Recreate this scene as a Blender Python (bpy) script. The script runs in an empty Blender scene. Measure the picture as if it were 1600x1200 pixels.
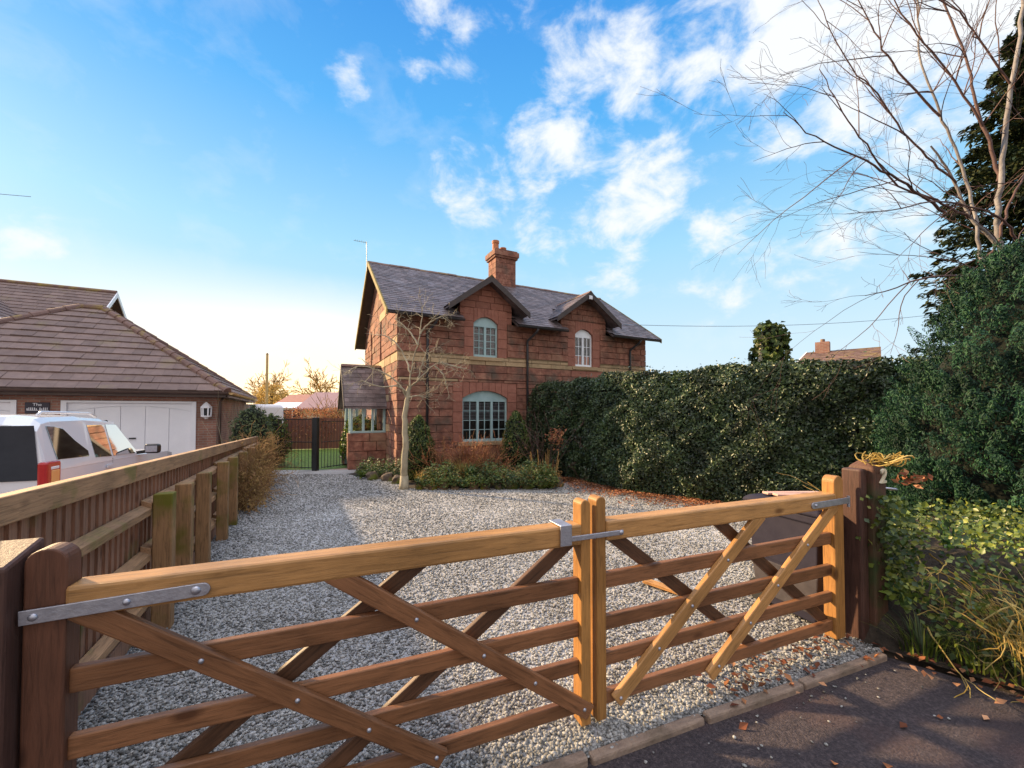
import bpy, math, random
import numpy as np
from mathutils import Vector, Matrix
R_ = math.radians
rng = np.random.default_rng(11)
random.seed(5)
SC = bpy.context.scene
COL = SC.collection

# ------------------------------------------------------------------ camera
cam = bpy.data.cameras.new('camera')
cam.sensor_fit = 'HORIZONTAL'; cam.sensor_width = 36.0; cam.lens = 36 * 640 / 1600
cam.clip_start = 0.05; cam.clip_end = 2000
co = bpy.data.objects.new('camera', cam); COL.objects.link(co)
PITCH = R_(1.3); CY = 644 - 640 * math.tan(PITCH)          # the phone straightened the verticals: small tilt plus a shifted frame
co.location = (0, .05, 1.65); co.rotation_euler = (R_(90) + PITCH, 0, 0); cam.shift_y = (CY - 600) / 1600
SC.camera = co
SC.view_settings.view_transform = 'Standard'; SC.view_settings.look = 'None'
SC.view_settings.exposure = 1.08; SC.view_settings.gamma = 1.0
SC.cycles.max_bounces = 6; SC.cycles.transparent_max_bounces = 6

# ------------------------------------------------------------------ sun + sky
SUN_EL = R_(23)
SUN_H = Vector((-0.91, 0.41)).normalized()
sdir = Vector((SUN_H.x * math.cos(SUN_EL), SUN_H.y * math.cos(SUN_EL), math.sin(SUN_EL)))
sl = bpy.data.lights.new('sun', 'SUN'); sl.energy = 5.0; sl.angle = R_(2.0); sl.color = (1.0, 0.72, 0.40)
so = bpy.data.objects.new('sun', sl); COL.objects.link(so); so.location = (-20, 12, 12)
so.rotation_euler = sdir.to_track_quat('Z', 'Y').to_euler()

def px_dir(x, y):
    c, s = math.cos(PITCH), math.sin(PITCH)
    u = (x - 800) / 640; v = -(y - CY) / 640
    return Vector((u, c - v * s, s + v * c)).normalized()

def build_world():
    w = bpy.data.worlds.new('World'); SC.world = w; w.use_nodes = True
    nt = w.node_tree; N = nt.nodes; L = nt.links; N.clear()
    out = N.new('ShaderNodeOutputWorld'); bg = N.new('ShaderNodeBackground'); L.new(bg.outputs[0], out.inputs[0])
    sky = N.new('ShaderNodeTexSky'); sky.sky_type = 'NISHITA'; sky.sun_disc = False
    sky.sun_elevation = SUN_EL; sky.sun_rotation = math.atan2(SUN_H.x, SUN_H.y); sky.ozone_density = 2.0
    tc = N.new('ShaderNodeTexCoord')
    sep = N.new('ShaderNodeSeparateXYZ'); L.new(tc.outputs['Generated'], sep.inputs[0])
    def math_(op, a, b=None, c=None, clamp=False):
        n = N.new('ShaderNodeMath'); n.operation = op; n.use_clamp = clamp
        for i, q in enumerate((a, b, c)):
            if q is None: continue
            if hasattr(q, 'is_linked'): L.new(q, n.inputs[i])
            else: n.inputs[i].default_value = q
        return n.outputs[0]
    def ramp(f, st):
        r = N.new('ShaderNodeValToRGB'); L.new(f, r.inputs[0]); cr = r.color_ramp
        while len(cr.elements) < len(st): cr.elements.new(0.5)
        for e, (p, c) in zip(cr.elements, st): e.position = p; e.color = (*c, 1)
        return r.outputs[0]
    def mix(f, a, b, mode='MIX'):
        m = N.new('ShaderNodeMix'); m.data_type = 'RGBA'; m.blend_type = mode
        if hasattr(f, 'is_linked'): L.new(f, m.inputs[0])
        else: m.inputs[0].default_value = f
        for i, q in ((6, a), (7, b)):
            if hasattr(q, 'is_linked'): L.new(q, m.inputs[i])
            else: m.inputs[i].default_value = (*q, 1)
        return m.outputs[2]
    # clear air: zenith to horizon, deeper away from the sun's side
    grad = ramp(sep.outputs[2], [(0.0, (0.80, 0.93, 1.02)), (0.16, (0.66, 0.88, 1.02)), (0.36, (0.40, 0.76, 1.02)),
                                 (0.58, (0.11, 0.48, 0.98)), (0.8, (0.03, 0.26, 0.80))])
    nis = N.new('ShaderNodeVectorMath'); nis.operation = 'SCALE'; L.new(sky.outputs[0], nis.inputs[0]); nis.inputs[3].default_value = 0.12
    air = mix(0.90, nis.outputs[0], grad)
    # warm glow round the low sun
    def dot_(v):
        d = N.new('ShaderNodeVectorMath'); d.operation = 'DOT_PRODUCT'; L.new(tc.outputs['Generated'], d.inputs[0])
        d.inputs[1].default_value = v; return d.outputs['Value']
    g = dot_(px_dir(480, 600))
    gl = ramp(g, [(0.74, (0, 0, 0)), (0.92, (0.26, 0.26, 0.26)), (0.985, (0.65, 0.65, 0.65)), (1.0, (1, 1, 1))])
    low = ramp(sep.outputs[2], [(0.0, (1, 1, 1)), (0.08, (0.75, 0.75, 0.75)), (0.30, (0, 0, 0))])
    glf = N.new('ShaderNodeMix'); glf.data_type = 'RGBA'; glf.blend_type = 'MULTIPLY'; glf.inputs[0].default_value = 1
    L.new(gl, glf.inputs[6]); L.new(low, glf.inputs[7])
    air = mix(glf.outputs[2], air, (2.3, 1.62, 0.86))
    # clouds: a few banks where the photograph has them, broken up by noise
    banks = [(1300, 50, 13, 1.25), (1440, 10, 14, 1.25), (1180, 60, 10, 1.0), (1110, 90, 6, .85), (1380, 150, 10, .8), (940, 95, 7.5, .95), (880, 225, 8, .95), (950, 190, 6, .85),
             (1000, 285, 8, .95), (930, 330, 7, .9), (860, 370, 5.5, .75), (740, 290, 6, .75), (1180, 390, 9, .85), (1260, 385, 7, .75), (960, 400, 6, .75), (690, 60, 6, .75), (720, 130, 3.4, .62), (538, 122, 3, .5),
             (1290, 190, 6, .6), (10, 355, 4, .6), (1460, 250, 8, .6), (1330, 240, 6, .55), (420, 560, 5, .55), (1130, 130, 4, .5), (790, 15, 4, .5)]
    tot = None
    for (x, y, rad, amp) in banks:
        m = N.new('ShaderNodeMapRange'); m.interpolation_type = 'SMOOTHSTEP'; L.new(dot_(px_dir(x, y)), m.inputs[0])
        m.inputs[1].default_value = math.cos(R_(rad * 1.25)); m.inputs[2].default_value = math.cos(R_(rad * 0.1))
        m.inputs[3].default_value = 0; m.inputs[4].default_value = amp
        tot = m.outputs[0] if tot is None else math_('MAXIMUM', tot, m.outputs[0])
    # flatten the direction on a cloud deck so the noise stretches toward the horizon
    zz = math_('ADD', math_('MAXIMUM', sep.outputs[2], 0.02), 0.22)
    cmb = N.new('ShaderNodeCombineXYZ'); L.new(math_('DIVIDE', sep.outputs[0], zz), cmb.inputs[0]); L.new(math_('DIVIDE', sep.outputs[1], zz), cmb.inputs[1])
    puff = N.new('ShaderNodeMapping'); puff.inputs['Scale'].default_value = (1, 1, 1.6); puff.inputs['Rotation'].default_value = (.1, .25, 0); L.new(tc.outputs['Generated'], puff.inputs[0])
    n1 = N.new('ShaderNodeTexNoise'); L.new(puff.outputs[0], n1.inputs['Vector']); n1.inputs['Scale'].default_value = 8.5; n1.inputs['Detail'].default_value = 12; n1.inputs['Roughness'].default_value = .60; n1.inputs['Distortion'].default_value = .25
    n2 = N.new('ShaderNodeTexNoise'); L.new(cmb.outputs[0], n2.inputs['Vector']); n2.inputs['Scale'].default_value = 1.3; n2.inputs['Detail'].default_value = 5
    nn = math_('ADD', math_('MULTIPLY', n1.outputs[0], 4.6), math_('MULTIPLY', n2.outputs[0], 1.3))
    dens = math_('ADD', math_('MULTIPLY', tot, 1.35), math_('SUBTRACT', nn, 3.62))
    mr = N.new('ShaderNodeMapRange'); mr.interpolation_type = 'SMOOTHSTEP'; L.new(dens, mr.inputs[0])
    mr.inputs[1].default_value = -0.06; mr.inputs[2].default_value = 1.25
    # thin high veil everywhere
    veil = math_('MULTIPLY', math_('SUBTRACT', nn, 2.95), .16, clamp=True)
    cf = math_('MAXIMUM', mr.outputs[0], veil, clamp=True)
    seen = mix(cf, air, (0.93, 0.965, 1.0))
    # unseen bright cloud bank added behind the camera as warm fill light
    bk = N.new('ShaderNodeMapRange'); bk.interpolation_type = 'SMOOTHSTEP'; L.new(sep.outputs[1], bk.inputs[0]); bk.inputs[1].default_value = -.05; bk.inputs[2].default_value = -.55
    up = N.new('ShaderNodeMapRange'); up.interpolation_type = 'SMOOTHSTEP'; L.new(sep.outputs[2], up.inputs[0]); up.inputs[1].default_value = .02; up.inputs[2].default_value = .18
    n3 = N.new('ShaderNodeTexNoise'); L.new(tc.outputs['Generated'], n3.inputs['Vector']); n3.inputs['Scale'].default_value = 2.4; n3.inputs['Detail'].default_value = 6
    n3m = N.new('ShaderNodeMapRange'); L.new(n3.outputs[0], n3m.inputs[0]); n3m.inputs[1].default_value = .36; n3m.inputs[2].default_value = .5
    full = mix(math_('MULTIPLY', math_('MULTIPLY', bk.outputs[0], up.outputs[0]), n3m.outputs[0]), seen, (1.08, .97, .90))
    ovh = N.new('ShaderNodeMapRange'); ovh.interpolation_type = 'SMOOTHSTEP'; L.new(sep.outputs[2], ovh.inputs[0]); ovh.inputs[1].default_value = .76; ovh.inputs[2].default_value = .93  # unseen bright cloud added overhead to light upward faces
    L.new(mix(math_('MULTIPLY', ovh.outputs[0], n3m.outputs[0]), full, (2.6, 2.6, 2.7)), bg.inputs[0])
    bg.inputs[1].default_value = 0.5
build_world()

# ------------------------------------------------------------------ helpers
class MB:
    """collects shapes and links them as ONE mesh object"""
    def __init__(s): s.v = []; s.f = []
    def poly(s, pts, faces):
        o = len(s.v); s.v += [tuple(p) for p in pts]; s.f += [tuple(i + o for i in f) for f in faces]; return s
    def box(s, x0, x1, y0, y1, z0, z1):
        return s.poly([(x0, y0, z0), (x1, y0, z0), (x1, y1, z0), (x0, y1, z0), (x0, y0, z1), (x1, y0, z1), (x1, y1, z1), (x0, y1, z1)],
                      [(3, 2, 1, 0), (4, 5, 6, 7), (0, 1, 5, 4), (1, 2, 6, 5), (2, 3, 7, 6), (3, 0, 4, 7)])
    def prism(s, pts, off):
        """closed polygon pts (3D) extruded by vector off"""
        n = len(pts); off = Vector(off); a = [Vector(p) for p in pts]
        return s.poly(a + [p + off for p in a], [tuple(range(n - 1, -1, -1)), tuple(range(n, 2 * n))] + [(i, (i + 1) % n, n + (i + 1) % n, n + i) for i in range(n)])
    def beam(s, p0, p1, w, h, up=(0, 0, 1)):
        p0 = Vector(p0); p1 = Vector(p1); d = (p1 - p0).normalized(); u = Vector(up)
        if abs(d.dot(u)) > .99: u = Vector((0, 1, 0))
        r = d.cross(u).normalized() * w / 2; t = r.cross(d).normalized() * h / 2
        q = [p0 - r - t, p0 + r - t, p0 + r + t, p0 - r + t]; q += [p + (p1 - p0) for p in q]
        return s.poly(q, [(3, 2, 1, 0), (4, 5, 6, 7), (0, 1, 5, 4), (1, 2, 6, 5), (2, 3, 7, 6), (3, 0, 4, 7)])
    def tube(s, pts, rad, n=8, cap=True):
        pts = [Vector(p) for p in pts]; k = len(pts); o = len(s.v)
        if not hasattr(rad, '__len__'): rad = [rad] * k
        a = None
        for i, p in enumerate(pts):
            d = (pts[min(i + 1, k - 1)] - pts[max(i - 1, 0)])
            if d.length < 1e-9: d = Vector((0, 0, 1))
            d.normalize()
            if a is None:
                a = d.orthogonal().normalized()
            else:
                a = (a - d * a.dot(d)); a = a.normalized() if a.length > 1e-6 else d.orthogonal().normalized()
            b = d.cross(a)
            for j in range(n):
                t = 2 * math.pi * j / n; s.v.append(tuple(p + (a * math.cos(t) + b * math.sin(t)) * rad[i]))
        for i in range(k - 1):
            for j in range(n):
                s.f.append((o + i * n + j, o + i * n + (j + 1) % n, o + (i + 1) * n + (j + 1) % n, o + (i + 1) * n + j))
        if cap:
            s.f.append(tuple(o + j for j in range(n - 1, -1, -1))); s.f.append(tuple(o + (k - 1) * n + j for j in range(n)))
        return s
    def lathe(s, c, prof, n=16, axis='z'):
        o = len(s.v); c = Vector(c)
        for (r, h) in prof:
            for j in range(n):
                t = 2 * math.pi * j / n
                p = (r * math.cos(t), r * math.sin(t), h) if axis == 'z' else ((h, r * math.cos(t), r * math.sin(t)) if axis == 'x' else (r * math.sin(t), h, r * math.cos(t)))
                s.v.append(tuple(c + Vector(p)))
        for i in range(len(prof) - 1):
            for j in range(n):
                s.f.append((o + i * n + j, o + i * n + (j + 1) % n, o + (i + 1) * n + (j + 1) % n, o + (i + 1) * n + j))
        s.f.append(tuple(o + j for j in range(n - 1, -1, -1))); s.f.append(tuple(o + (len(prof) - 1) * n + j for j in range(n)))
        return s
    def build(s, name, mat, parent=None, bevel=0, smooth=False, seg=2):
        me = bpy.data.meshes.new(name); me.from_pydata(s.v, [], s.f); me.update()
        ob = bpy.data.objects.new(name, me); COL.objects.link(ob)
        if mat: me.materials.append(mat)
        if parent: ob.parent = parent
        if smooth: me.polygons.foreach_set('use_smooth', [True] * len(me.polygons))
        if bevel:
            b = ob.modifiers.new('bevel', 'BEVEL'); b.width = bevel; b.segments = seg; b.limit_method = 'ANGLE'; b.angle_limit = R_(35)
        return ob

def np_mesh(name, V, F, mat, parent=None, smooth=False):
    """V (n,3), F (m,k) arrays"""
    me = bpy.data.meshes.new(name); V = np.asarray(V, np.float32); F = np.asarray(F, np.int32); m, k = F.shape
    me.vertices.add(len(V)); me.vertices.foreach_set('co', V.ravel())
    me.loops.add(m * k); me.loops.foreach_set('vertex_index', F.ravel())
    me.polygons.add(m); me.polygons.foreach_set('loop_start', np.arange(0, m * k, k, dtype=np.int32))
    try: me.polygons.foreach_set('loop_total', np.full(m, k, dtype=np.int32))
    except Exception: pass
    if smooth: me.polygons.foreach_set('use_smooth', np.ones(m, bool))
    me.update(calc_edges=True)
    ob = bpy.data.objects.new(name, me); COL.objects.link(ob); me.materials.append(mat)
    if parent: ob.parent = parent
    return ob

def thing(name, label, cat, loc=(0, 0, 0), rz=0.0, group=None):
    o = bpy.data.objects.new(name, None); COL.objects.link(o); o.empty_display_size = .2
    o.location = loc; o.rotation_euler = (0, 0, rz)
    return tag(o, label, cat, group)
def tag(o, label, cat, group=None, kind=None):
    o['label'] = label; o['category'] = cat
    if group: o['group'] = group
    if kind: o['kind'] = kind
    return o
def struct(o): o['kind'] = 'structure'; return o
def dup(root, loc, rz, label=None):
    r = root.copy(); COL.objects.link(r); r.location = loc; r.rotation_euler = (0, 0, rz)
    if label: r['label'] = label
    def rec(a, b):
        for ch in list(a.children):
            if ch is b: continue
            c = ch.copy(); COL.objects.link(c); c.parent = b; rec(ch, c)
    rec(root, r); return r

# ------------------------------------------------------------------ materials
def mat(name, stops, rough=.7, scale=6, detail=6, stretch=(1, 1, 1), bump=0, bscale=None, island=0.0, obj_rand=0.0, metal=0, spec=.4, trans=0, coat=0, blotch=None, rough_var=0):
    """stops: colours along a noise ramp; island/obj_rand: per-piece brightness spread; blotch: (colour, scale, lo, hi) stains"""
    m = bpy.data.materials.new(name); m.use_nodes = True; nt = m.node_tree; N = nt.nodes; L = nt.links
    bs = N['Principled BSDF']
    tc = N.new('ShaderNodeTexCoord'); mp = N.new('ShaderNodeMapping'); mp.inputs['Scale'].default_value = stretch
    src = tc.outputs['Object']
    if obj_rand:
        oi = N.new('ShaderNodeObjectInfo'); ad = N.new('ShaderNodeVectorMath'); ad.operation = 'MULTIPLY_ADD'
        cb = N.new('ShaderNodeCombineXYZ')
        for i in range(3): L.new(oi.outputs['Random'], cb.inputs[i])
        L.new(cb.outputs[0], ad.inputs[0]); ad.inputs[1].default_value = (17, 31, 23); L.new(src, ad.inputs[2]); src = ad.outputs[0]
    L.new(src, mp.inputs[0])
    no = N.new('ShaderNodeTexNoise'); L.new(mp.outputs[0], no.inputs['Vector']); no.inputs['Scale'].default_value = scale; no.inputs['Detail'].default_value = detail; no.inputs['Roughness'].default_value = .62
    r = N.new('ShaderNodeValToRGB'); L.new(no.outputs[0], r.inputs[0]); cr = r.color_ramp
    while len(cr.elements) < len(stops): cr.elements.new(.5)
    k = len(stops)
    for i, (e, c) in enumerate(zip(cr.elements, stops)): e.position = .3 + .4 * (i / max(k - 1, 1)); e.color = (*c, 1)
    col = r.outputs[0]
    def bright(col, fac, amt):
        hv = N.new('ShaderNodeHueSaturation'); mr = N.new('ShaderNodeMapRange'); L.new(fac, mr.inputs[0]); mr.inputs[3].default_value = 1 - amt; mr.inputs[4].default_value = 1 + amt
        L.new(mr.outputs[0], hv.inputs['Value']); L.new(col, hv.inputs['Color']); return hv.outputs[0]
    if island:
        ge = N.new('ShaderNodeNewGeometry'); col = bright(col, ge.outputs['Random Per Island'], island)
    if obj_rand: col = bright(col, oi.outputs['Random'], obj_rand)
    if blotch:
        for (bc, bsn, lo, hi) in (blotch if isinstance(blotch, list) else [blotch]):
            n3 = N.new('ShaderNodeTexNoise'); L.new(src, n3.inputs['Vector']); n3.inputs['Scale'].default_value = bsn; n3.inputs['Detail'].default_value = 7
            m3 = N.new('ShaderNodeMapRange'); L.new(n3.outputs[0], m3.inputs[0]); m3.inputs[1].default_value = lo; m3.inputs[2].default_value = hi
            mx = N.new('ShaderNodeMix'); mx.data_type = 'RGBA'; L.new(m3.outputs[0], mx.inputs[0]); L.new(col, mx.inputs[6]); mx.inputs[7].default_value = (*bc, 1); col = mx.outputs[2]
    L.new(col, bs.inputs['Base Color']); bs.inputs['Roughness'].default_value = rough; bs.inputs['Metallic'].default_value = metal
    bs.inputs['Specular IOR Level'].default_value = spec
    if coat: bs.inputs['Coat Weight'].default_value = coat; bs.inputs['Coat Roughness'].default_value = .05
    if rough_var:
        mrr = N.new('ShaderNodeMapRange'); L.new(no.outputs[0], mrr.inputs[0]); mrr.inputs[3].default_value = rough - rough_var; mrr.inputs[4].default_value = rough + rough_var; L.new(mrr.outputs[0], bs.inputs['Roughness'])
    if bump:
        nb = N.new('ShaderNodeTexNoise'); L.new(mp.outputs[0], nb.inputs['Vector']); nb.inputs['Scale'].default_value = bscale or scale * 3; nb.inputs['Detail'].default_value = 6
        b = N.new('ShaderNodeBump'); b.inputs['Strength'].default_value = bump; b.inputs['Distance'].default_value = .02; L.new(nb.outputs[0], b.inputs['Height']); L.new(b.outputs[0], bs.inputs['Normal'])
    if trans:
        tr = N.new('ShaderNodeBsdfTranslucent'); L.new(col, tr.inputs[0]); ms = N.new('ShaderNodeMixShader'); ms.inputs[0].default_value = trans
        out = N['Material Output']; L.new(bs.outputs[0], ms.inputs[1]); L.new(tr.outputs[0], ms.inputs[2]); L.new(ms.outputs[0], out.inputs[0])
    return m

def leafmat(name, cols, rough=.5, trans=.25, spec=.5):
    """leaf colours picked per leaf, with clumps of lighter and darker growth"""
    m = bpy.data.materials.new(name); m.use_nodes = True; nt = m.node_tree; N = nt.nodes; L = nt.links; bs = N['Principled BSDF']
    ge = N.new('ShaderNodeNewGeometry'); r = N.new('ShaderNodeValToRGB'); L.new(ge.outputs['Random Per Island'], r.inputs[0]); cr = r.color_ramp
    while len(cr.elements) < len(cols): cr.elements.new(.5)
    for i, (e, c) in enumerate(zip(cr.elements, cols)): e.position = i / (len(cols) - 1); e.color = (*c, 1)
    tc = N.new('ShaderNodeTexCoord'); no = N.new('ShaderNodeTexNoise'); L.new(tc.outputs['Object'], no.inputs['Vector']); no.inputs['Scale'].default_value = 2.2; no.inputs['Detail'].default_value = 3
    mr = N.new('ShaderNodeMapRange'); L.new(no.outputs[0], mr.inputs[0]); mr.inputs[1].default_value = .3; mr.inputs[2].default_value = .7; mr.inputs[3].default_value = .45; mr.inputs[4].default_value = 1.55
    hv = N.new('ShaderNodeHueSaturation'); L.new(mr.outputs[0], hv.inputs['Value']); L.new(r.outputs[0], hv.inputs['Color'])
    L.new(hv.outputs[0], bs.inputs['Base Color']); bs.inputs['Roughness'].default_value = rough; bs.inputs['Specular IOR Level'].default_value = spec
    tr = N.new('ShaderNodeBsdfTranslucent'); L.new(hv.outputs[0], tr.inputs[0]); ms = N.new('ShaderNodeMixShader'); ms.inputs[0].default_value = trans
    L.new(bs.outputs[0], ms.inputs[1]); L.new(tr.outputs[0], ms.inputs[2]); L.new(ms.outputs[0], N['Material Output'].inputs[0])
    return m

def brickmat(name, c1, c2, mortar, bw=.20, bh=.067, gap=.009, axes='xz'):
    m = bpy.data.materials.new(name); m.use_nodes = True; nt = m.node_tree; N = nt.nodes; L = nt.links; bs = N['Principled BSDF']
    tc = N.new('ShaderNodeTexCoord'); sp = N.new('ShaderNodeSeparateXYZ'); L.new(tc.outputs['Object'], sp.inputs[0]); cb = N.new('ShaderNodeCombineXYZ')
    ad = N.new('ShaderNodeMath'); ad.operation = 'ADD'; L.new(sp.outputs[0], ad.inputs[0]); L.new(sp.outputs[1], ad.inputs[1])
    L.new(ad.outputs[0], cb.inputs[0]); L.new(sp.outputs[2], cb.inputs[1])
    b = N.new('ShaderNodeTexBrick'); L.new(cb.outputs[0], b.inputs['Vector']); b.inputs['Scale'].default_value = 1
    b.inputs['Brick Width'].default_value = bw; b.inputs['Row Height'].default_value = bh; b.inputs['Mortar Size'].default_value = gap; b.inputs['Bias'].default_value = 0
    b.inputs['Color1'].default_value = (*c1, 1); b.inputs['Color2'].default_value = (*c2, 1); b.inputs['Mortar'].default_value = (*mortar, 1)
    no = N.new('ShaderNodeTexNoise'); L.new(tc.outputs['Object'], no.inputs['Vector']); no.inputs['Scale'].default_value = 2.5; no.inputs['Detail'].default_value = 8
    mr = N.new('ShaderNodeMapRange'); L.new(no.outputs[0], mr.inputs[0]); mr.inputs[1].default_value = .3; mr.inputs[2].default_value = .7; mr.inputs[3].default_value = .75; mr.inputs[4].default_value = 1.25
    hv = N.new('ShaderNodeHueSaturation'); L.new(mr.outputs[0], hv.inputs['Value']); L.new(b.outputs[0], hv.inputs['Color']); L.new(hv.outputs[0], bs.inputs['Base Color'])
    bp = N.new('ShaderNodeBump'); bp.invert = True; bp.inputs['Strength'].default_value = .5; bp.inputs['Distance'].default_value = .01; L.new(b.outputs['Fac'], bp.inputs['Height']); L.new(bp.outputs[0], bs.inputs['Normal'])
    bs.inputs['Roughness'].default_value = .85
    return m

def woodmat(name, c, rough=.55, moss=None, obj_rand=.14, dark=.5, axis=0):
    """timber: grain stretched along one local axis, knots, streaks, optional algae stains"""
    st = [2.2] * 3; st[axis] = .16
    m = bpy.data.materials.new(name); m.use_nodes = True; nt = m.node_tree; N = nt.nodes; L = nt.links; bs = N['Principled BSDF']
    tc = N.new('ShaderNodeTexCoord'); oi = N.new('ShaderNodeObjectInfo'); cb = N.new('ShaderNodeCombineXYZ')
    for i in range(3): L.new(oi.outputs['Random'], cb.inputs[i])
    ad = N.new('ShaderNodeVectorMath'); ad.operation = 'MULTIPLY_ADD'; L.new(cb.outputs[0], ad.inputs[0]); ad.inputs[1].default_value = (37, 11, 53); L.new(tc.outputs['Object'], ad.inputs[2])
    mp = N.new('ShaderNodeMapping'); mp.inputs['Scale'].default_value = st; L.new(ad.outputs[0], mp.inputs[0])
    n1 = N.new('ShaderNodeTexNoise'); L.new(mp.outputs[0], n1.inputs['Vector']); n1.inputs['Scale'].default_value = 34; n1.inputs['Detail'].default_value = 9; n1.inputs['Roughness'].default_value = .68; n1.inputs['Distortion'].default_value = .8
    n2 = N.new('ShaderNodeTexNoise'); L.new(ad.outputs[0], n2.inputs['Vector']); n2.inputs['Scale'].default_value = 3.2; n2.inputs['Detail'].default_value = 4
    r = N.new('ShaderNodeValToRGB'); L.new(n1.outputs[0], r.inputs[0]); cr = r.color_ramp; cr.elements.new(.5)
    for e, (p, k) in zip(cr.elements, ((.32, dark), (.5, 1.0), (.68, 1.22))): e.position = p; e.color = (c[0] * k, c[1] * k, c[2] * k, 1)
    vor = N.new('ShaderNodeTexVoronoi'); mk = N.new('ShaderNodeMapping'); s2 = [1, 1, 1]; s2[axis] = .45; mk.inputs['Scale'].default_value = s2; L.new(ad.outputs[0], mk.inputs[0]); L.new(mk.outputs[0], vor.inputs['Vector']); vor.inputs['Scale'].default_value = 5
    kn = N.new('ShaderNodeMapRange'); L.new(vor.outputs['Distance'], kn.inputs[0]); kn.inputs[1].default_value = .06; kn.inputs[2].default_value = .14; kn.inputs[3].default_value = .85; kn.inputs[4].default_value = 0
    mx = N.new('ShaderNodeMix'); mx.data_type = 'RGBA'; L.new(kn.outputs[0], mx.inputs[0]); L.new(r.outputs[0], mx.inputs[6]); mx.inputs[7].default_value = (c[0] * .28, c[1] * .22, c[2] * .2, 1)
    hv = N.new('ShaderNodeHueSaturation'); L.new(mx.outputs[2], hv.inputs['Color'])
    ma = N.new('ShaderNodeMath'); ma.operation = 'MULTIPLY_ADD'; L.new(oi.outputs['Random'], ma.inputs[0]); ma.inputs[1].default_value = 2 * obj_rand
    mr = N.new('ShaderNodeMapRange'); L.new(n2.outputs[0], mr.inputs[0]); mr.inputs[1].default_value = .3; mr.inputs[2].default_value = .7; mr.inputs[3].default_value = .8 - obj_rand; mr.inputs[4].default_value = 1.2 - obj_rand
    L.new(mr.outputs[0], ma.inputs[2]); L.new(ma.outputs[0], hv.inputs['Value']); col = hv.outputs[0]
    if moss:
        mc, lo, hi = moss
        n3 = N.new('ShaderNodeTexNoise'); L.new(ad.outputs[0], n3.inputs['Vector']); n3.inputs['Scale'].default_value = 3.5; n3.inputs['Detail'].default_value = 8
        m3 = N.new('ShaderNodeMapRange'); L.new(n3.outputs[0], m3.inputs[0]); m3.inputs[1].default_value = lo; m3.inputs[2].default_value = hi
        m4 = N.new('ShaderNodeMix'); m4.data_type = 'RGBA'; L.new(m3.outputs[0], m4.inputs[0]); L.new(col, m4.inputs[6]); m4.inputs[7].default_value = (*mc, 1); col = m4.outputs[2]
    L.new(col, bs.inputs['Base Color']); bs.inputs['Roughness'].default_value = rough; bs.inputs['Specular IOR Level'].default_value = .35
    bp = N.new('ShaderNodeBump'); bp.inputs['Strength'].default_value = .5; bp.inputs['Distance'].default_value = .004; L.new(n1.outputs[0], bp.inputs['Height']); L.new(bp.outputs[0], bs.inputs['Normal'])
    return m

M = {}
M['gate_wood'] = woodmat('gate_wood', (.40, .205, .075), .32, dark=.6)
M['gate_wood_low'] = woodmat('gate_wood_darker', (.20, .088, .040), .42, dark=.5)  # darker, redder timber for lower rails and left leaf's front braces
M['gate_wood_dark'] = woodmat('gate_wood_shaded', (.09, .042, .022), .5, dark=.5)  # timber darkened to paint the shade on the back braces
M['gate_wood_up'] = woodmat('gate_wood_upright', (.33, .155, .045), .5, axis=2, dark=.6)
M['post_dark'] = woodmat('dark_post_wood', (.075, .034, .025), .6, axis=2)
M['post_moss'] = woodmat('number_post_wood', (.10, .045, .028), .65, moss=((.03, .045, .012), .52, .68), axis=2)
M['fence_board'] = woodmat('fence_board_wood', (.28, .145, .09), .75, moss=((.13, .12, .035), .54, .75), axis=2)
M['fence_rail'] = woodmat('fence_rail_wood', (.35, .20, .105), .7, moss=((.16, .15, .03), .56, .75))
M['fence_post'] = woodmat('fence_post_wood', (.27, .15, .07), .75, moss=((.13, .12, .012), .46, .68), axis=2)
M['steel'] = mat('galvanised_steel', [(.36, .36, .42), (.5, .5, .56)], .45, scale=30, metal=.85, bump=.1)
M['white'] = mat('white_paint', [(.80, .80, .86), (.86, .86, .91)], .45, scale=3)
M['white_pvc'] = mat('white_window_paint', [(.78, .80, .86), (.86, .87, .90)], .35, scale=3)
M['teal'] = mat('grey_green_window_paint', [(.30, .44, .46), (.40, .54, .56)], .5, scale=4)
M['glass'] = mat('dark_window_glass', [(.02, .022, .028), (.035, .035, .045)], .06, scale=2, spec=.7)
M['car_glass'] = mat('car_glass', [(.016, .014, .02), (.026, .024, .032)], .12, scale=3, spec=.25)
M['stile_shaded'] = woodmat('shaded_stile_wood', (.105, .042, .024), .55, axis=2, dark=.6)  # shade painted into the wood of the left hanging stile
M['blind_grey'] = mat('dim_blind', [(.16, .16, .19), (.20, .20, .23)], .8, scale=4)
def tinted():
    m = bpy.data.materials.new('tinted_car_glass'); m.use_nodes = True; nt = m.node_tree; N = nt.nodes; L = nt.links; N.remove(N['Principled BSDF'])
    tr = N.new('ShaderNodeBsdfTransparent'); tr.inputs[0].default_value = (.48, .52, .50, 1); gl = N.new('ShaderNodeBsdfGlossy'); gl.inputs['Roughness'].default_value = .03; fr = N.new('ShaderNodeFresnel'); fr.inputs[0].default_value = 1.6; mx = N.new('ShaderNodeMixShader')
    L.new(fr.outputs[0], mx.inputs[0]); L.new(tr.outputs[0], mx.inputs[1]); L.new(gl.outputs[0], mx.inputs[2]); L.new(mx.outputs[0], N['Material Output'].inputs[0]); return m
M['tint'] = tinted(); M['seat'] = mat('beige_seat_cloth', [(.22, .18, .14), (.32, .27, .21)], .8, scale=8)
M['side_glass'] = mat('car_side_glass', [(.016, .014, .02), (.03, .03, .034)], .04, scale=3, spec=.9)
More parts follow.
